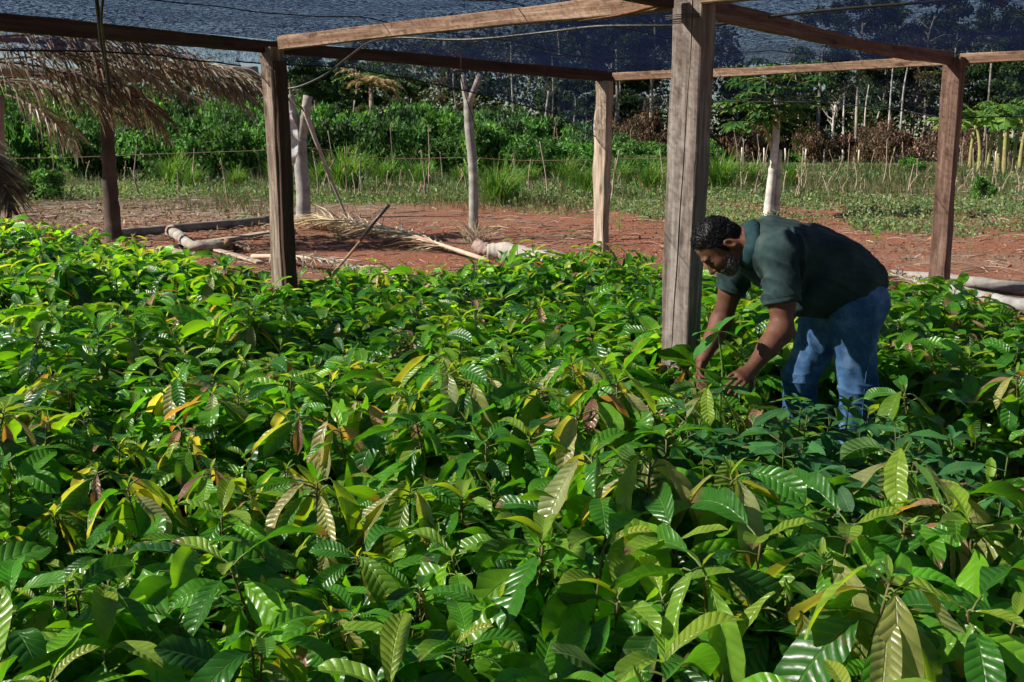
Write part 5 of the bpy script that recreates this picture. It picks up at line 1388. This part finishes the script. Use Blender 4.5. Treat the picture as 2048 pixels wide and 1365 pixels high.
    def hair(P):
        q=P-Hc; f,u,l=q@fh,q@uh,q@lh
        d=ell_(P,H(-.012,.036),fh,uh,lh,(.103,.102,.083))
        d=np.minimum(d,ell_(P,H(-.045,.0),fh,uh,lh,(.070,.085,.078)))
        d=d+.0045*curls(P)-.0025*gl_(P)
        g=u-(.80*f+.022+.010*np.cos(np.abs(l)*40))     # hairline
        ear=np.sqrt((f+.022)**2+(u+.018)**2)-.030
        side=np.where(np.abs(l)>.055,ear,1)
        d=smax(d,-g,.006); d=smax(d,-np.where(np.abs(l)>.05,ear,.02),.004)
        sb=cap_(P,H(.012,.03,.072),H(.008,-.03,.070),.011,.008)+.003*curls(P)
        return smin(d,sb,.006)
    V,Q=sdf_mesh(hair,Hc-.17,Hc+.17,.0033)
    hb=MB(); hb.add(V-base,Q); rr=np.random.default_rng(3)
    for i in rr.choice(len(V),1300,replace=False):       # little coils standing off the scalp
        p=V[i]; o_=(p-Hc); o_/=np.linalg.norm(o_); a_=np.cross(o_,rr.standard_normal(3)); a_/=np.linalg.norm(a_); b2_=np.cross(o_,a_)
        R_=rr.uniform(.0028,.0048); th=np.linspace(0,5.2,7)+rr.random()*6
        pp=p-base+o_*rr.uniform(-.001,.002)+R_*(np.cos(th)[:,None]*a_+np.sin(th)[:,None]*(b2_*.6+o_*.7)); tube(hb,pp,.0015,3,cap=False)
    n=NT('curly_hair'); o=n.coord('Object'); a=n.noise(230,2,.6,o)
    col=n.ramp(a,[(.35,(.003,.0025,.003)),(.66,(.005,.0045,.006)),(.76,(.035,.035,.04))])
    hb.build('hair',n.fin(n.pbr(col,.5,.22)),root)
    def beard(P):
        q=P-Hc; f,u,l=q@fh,q@uh,q@lh
        d=ell_(P,H(.030,-.045),fh,uh,lh,(.0755,.083,.0650)); d=smin(d,ell_(P,H(.056,-.100),fh,uh,lh,(.040,.032,.040)),.02)
        d=d+.0018*curls(P,.006)
        jaw=u+.052-.35*(.03-f)          # only the lower face
        jaw2=np.where(f>.045,u+.056,u+.030+(.045-f)*-.55)
        d=smax(d,jaw2,.006)
        d=smax(d,-(f+.012),.006)
        mo=ell_(P,H(.086,-.0715),fh,uh,lh,(.030,.0085,.020))           # open for the lips
        d=smax(d,-mo,.003)
        ms=cap_(P,H(.098,-.058,.0),H(.080,-.068,.026),.0065,.006); ms=np.minimum(ms,cap_(P,H(.098,-.058,.0),H(.080,-.068,-.026),.0065,.006))
        return smin(d,ms+.002*curls(P,.006),.005)
    V,Q=sdf_mesh(beard,Hc-.17,Hc+.17,.0033)
    hb=MB(); hb.add(V-base,Q,c=(.08,.055,.045))
    for i in rr.choice(len(V),1900,replace=True):
        p=V[i]-base; o_=(V[i]-H(.02,-.04)); o_/=np.linalg.norm(o_); d_=o_*.6-uh*.6+rr.standard_normal(3)*.45; d_/=np.linalg.norm(d_); l_=rr.uniform(.004,.008)
        g_=rr.choice([.02,.08,.3,.5],p=[.15,.25,.3,.3]); tube(hb,[p,p+d_*l_],[.0011,.0006],3,c=(g_,g_*.95,g_*.92),cap=False)
    n=NT('greying_beard'); o=n.coord('Object'); a=n.noise(260,2,.7,o)
    col=n.ramp(a,[(.36,(.045,.022,.016)),(.50,(.055,.042,.038)),(.64,(.25,.235,.225))])
    hb.build('beard',m_tint('greying_beard_hair',.6,noise=200,spec=.3),root)
    # ---- polo shirt
    w1=Nz(50,.16,10); w2=Nz(51,.055,10); w3=Nz(52,.028,8)
    fold_dir=np.array([.55,0,.83])
    mid2=A(1628,534,4.71)
    def shirt(P):
        d=cap_(P,upp+np.array([.0,0,.0]),che,.112,.150,L,1.42)
        d=smin(d,cap_(P,A(1500,484,4.635),upp,.076,.11,L,1.15),.04)
        d=smin(d,cap_(P,che,mid2,.158,.176,L,1.14),.05)
        d=smin(d,cap_(P,mid2,A(1688,556,4.75),.176,.164,L,1.12),.05)
        d=smin(d,cap_(P,A(1600,590,4.68),A(1685,592,4.74),.105,.10,L,1.45),.06)            # hanging front of the shirt
        d=smin(d,cap_(P,A(1688,562,4.75),A(1716,590,4.76),.155,.140,L,1.24),.04)
        # hem
        hp_=A(1722,606,4.76); hd_=(A(1722,606,4.76)-A(1655,540,4.72)); hd_=hd_*np.array([1,1,1]); hd_/=np.linalg.norm(hd_)
        wav=.010*w1(P*1.4)+.004*w2(P)
        hemN=np.array([.66,.16,-.73]); hemN/=np.linalg.norm(hemN)
        d=smax(d,(P-A(1738,618,4.62))@hemN+wav,.012)
        # long folds running from the armpit and belly towards the hip
        ph=(P@np.array([.45,.0,.9]))*62+1.4*w1(P)
        far=np.clip(((P-che)@(-tdir))/.35+.3,0,1)
        d=d-.016*((1-np.abs(np.sin(ph*.36+.5*w2(P)*.3)))**2.2-.25)*np.clip(1-((P-A(1670,560,4.6))**2).sum(1)/.12,.25,1)*np.exp(-((P-A(1640,580,4.6))**2).sum(1)/.05)*far-.0065*w2(P)-.0028*w3(P)
        for S_,E_,hx,hy,Yh,k,g_ in((Sn,En,1568,607,4.41,1.0,0),(Sf,Ef,1452,577,4.87,.92,1)):
            ud=(E_-S_)/np.linalg.norm(E_-S_); hem=A(hx,hy,Yh)
            s=cap_(P,S_,S_+ud*.34,.090*k,.084*k)
            s=smin(s,cap_(P,upp+(S_-upp)*.5,S_,.11,.092),.04)
            ax=(P-S_)@ud
            # pulled folds fanning out from the shoulder down the sleeve
            sx=np.cross(ud,L); sv=(P-S_)@sx; lv=(P-S_)@L
            s=s-.014*((1-np.abs(np.sin(sv*24+ax*36+.9*w1(P)+.3*w2(P)+g_)))**1.7-.3)*np.clip(ax/.06,0,1)*np.clip((.30-ax)/.06,0,1)-.002*w2(P)
            hn_=ud+np.array([.0,0,0])+ (np.array([.18,0,0]) if not g_ else np.array([-.12,0,0])); hn_/=np.linalg.norm(hn_)
            e=(P-hem)@hn_
            s=s+.0035*np.exp(-((e+.020)/.0022)**2)       # stitched hem line
            s=smax(s,e+.003*w2(P),.006)
            d=smin(d,s,.022)
        es=(P-A(1598,520,4.42))@np.array([.97,.0,.12]); nearside=np.clip(((P-upp)@L-.10)/.05,0,1)*np.clip((P[:,2]-.95)/.05,0,1)
        d=d+nearside*(.010*np.exp(-(es/.010)**2)-.008*np.exp(-((es-.02)/.013)**2))
        return d
    V,Q=sdf_mesh(shirt,(.90,4.10,.66),(1.95,5.15,1.36),.0048)
    n=NT('dark_green_cotton'); o=n.coord('Object'); a=n.noise(9,4,.65,o); b_=n.noise(500,2,.6,o); c_=n.noise(3,3,.6,o)
    col=n.ramp(n.math('ADD',n.math('MULTIPLY',a,.5),n.math('MULTIPLY',c_,.5)),[(.38,(.010,.024,.025)),(.52,(.018,.040,.040)),(.66,(.045,.068,.066))])
    h=n.math('ADD',n.math('MULTIPLY',a,2.0),n.math('MULTIPLY',b_,.15))
    ms=n.fin(n.pbr(col,.85,.2,n.bump(h,.35,.01),Sheen_Weight=.03))
    so_=put('polo_shirt',V,Q,ms)
    # collar: a folded band round the neck, stand and fall
    def collar():
        mb=MB(); c0=A(1492,484,4.632); ax=(nb-Hc)/np.linalg.norm(nb-Hc)
        ax=np.array([.93,.02,-.10]); ax/=np.linalg.norm(ax); e1=L-ax*L.dot(ax); e1/=np.linalg.norm(e1); e2=np.cross(ax,e1)
        if e2[2]<0: e2=-e2
        N=44; prof=[(-.024,.078),(-.030,.083),(-.026,.092),(.000,.106),(.026,.118),(.028,.113),(.004,.099),(-.014,.084)]
        th=np.linspace(-math.pi*.42,math.pi*1.42,N); V=[]
        for t in th:
            op=abs(t-math.pi/2)/(math.pi*.92); k=1+.28*max(0,op-.65)/.35
            for (a_,r_) in prof:
                fall=a_*(1.0 if a_<0 else .9+1.1*max(0,op-.35))+.003*math.sin(t*7)
                V.append(c0+ax*fall+(e1*math.cos(t)*1.22+e2*math.sin(t)*1.02)*r_*(.98)+e2*(-.012*k))
        q=grid_q(N,len(prof),True); mb.add(np.array(V)-base,q)
        n=NT('collar_cotton'); o=n.coord('Object'); a=n.noise(20,3,.6,o); m=n.fin(n.pbr(n.ramp(a,[(.3,(.008,.032,.038)),(.7,(.018,.055,.062))]),.8,.2,n.bump(n.noise(400,2,.5,o),.3,.003)))
        ob=mb.build('collar',m,root); 
    collar()
    # placket and buttons under the throat
    # ---- jeans
    j1=Nz(60,.10,10); j2=Nz(61,.04,10)
    def jeans(P):
        d=cap_(P,pel+L*.075+np.array([.01,0,-.02]),pel-L*.075+np.array([.01,0,-.02]),.138,.138)
        d=smin(d,ell_(P,A(1706,598,4.74),tdir,L,tn,(.12,.18,.125)),.05)
        lg=None
        for h_,k_,a_,s in((hn,kn,an,1),(hf,kf,af,-1)):
            t=cap_(P,h_,k_,.116,.086); t=smin(t,cap_(P,k_,a_,.085,.074),.03)
            kd=(k_-h_)/np.linalg.norm(k_-h_); ax=(P-h_)@kd; sx=np.cross(kd,L); sv=(P-h_)@sx
            t=t-.007*((1-np.abs(np.sin(ax*44+sv*26*s+1.5*j1(P))))**2-.25)*np.exp(-((ax-.36)/.12)**2)-.009*((1-np.abs(np.sin(ax*34+sv*32+1.4*j1(P))))**2-.25)*np.exp(-((ax-.06)/.09)**2)
            # ankle creases
            t=t-.004*np.sin(P[:,2]*110+1.5*j1(P))*np.clip((.28-P[:,2])/.1,0,1)
            seam=np.abs((P-h_)@sx+.02)
            t=smax(t,.055-P[:,2],.006)
            lg=t if lg is None else smin(lg,t,.018)
        d=smin(d,lg,.045)
        d=d-.005*j1(P)-.0035*j2(P)
        return smax(d,(P-A(1665,560,4.75))@(-np.array([.5,.1,-.86])*-1*-1),.01)
    V,Q=sdf_mesh(jeans,(1.10,4.2,.03),(2.02,5.35,1.16),.0055)
    n=NT('blue_denim'); o=n.coord('Object'); a=n.noise(7,4,.6,o); b_=n.noise(260,2,.7,n.coord('Object',(1,1,.25))); 
    fade=n.math('ADD',n.math('MULTIPLY',a,.75),n.math('MULTIPLY',b_,.25))
    col=n.ramp(fade,[(.36,(.020,.055,.135)),(.52,(.046,.112,.235)),(.68,(.15,.25,.40))])
    mj=n.fin(n.pbr(col,.85,.2,n.bump(n.math('ADD',n.math('MULTIPLY',a,1.5),n.math('MULTIPLY',b_,.3)),.4,.008)))
    jo=put('jeans',V,Q,mj)
    # side seam on the near leg, back pocket
    from mathutils.bvhtree import BVHTree
    bv=BVHTree.FromPolygons([tuple(v) for v in V],[tuple(int(i) for i in q_) for q_ in Q])
    mb=MB(); pp=[]
    for px,py in ((1748,612),(1747,640),(1742,680),(1736,720),(1731,760),(1727,800),(1724,840)):
        r_=at(px,py,1.0)-Vector((0,0,CAMZ)); h=bv.ray_cast(Vector((0,0,CAMZ)),r_.normalized())
        if h[0] is not None: pp.append(np.array(h[0])-base+np.array(h[1])*.0005)
    if len(pp)>3:
        tube(mb,curve(pp,8),.0032,5,c=(.03,.07,.15)); mb.build('side_seam',mj,root)
    # ---- boots
    mbt=m_tint('dark_leather',.6,noise=40)
    for a_ in(an,af):
        f=np.array([-.97,-.235,0.]); l_=np.array([.235,-.97,0.])
        def boot(P,a_=a_):
            g0=np.array([a_[0],a_[1],0])
            d=cap_(P,g0+up*.07-f*.03,g0+up*.16,.052,.058)
            d=smin(d,cap_(P,g0+up*.045,g0+up*.04+f*.155,.048,.040,l_,1.1),.03)
            return smax(d,.004-P[:,2],.006)
        V,Q=sdf_mesh(boot,np.array([a_[0],a_[1],0])-[.3,.2,.02],np.array([a_[0],a_[1],0])+[.2,.2,.28],.006)
        put('boot',V,Q,mbt,np.tile((.05,.03,.02),(len(V),1)))
man()
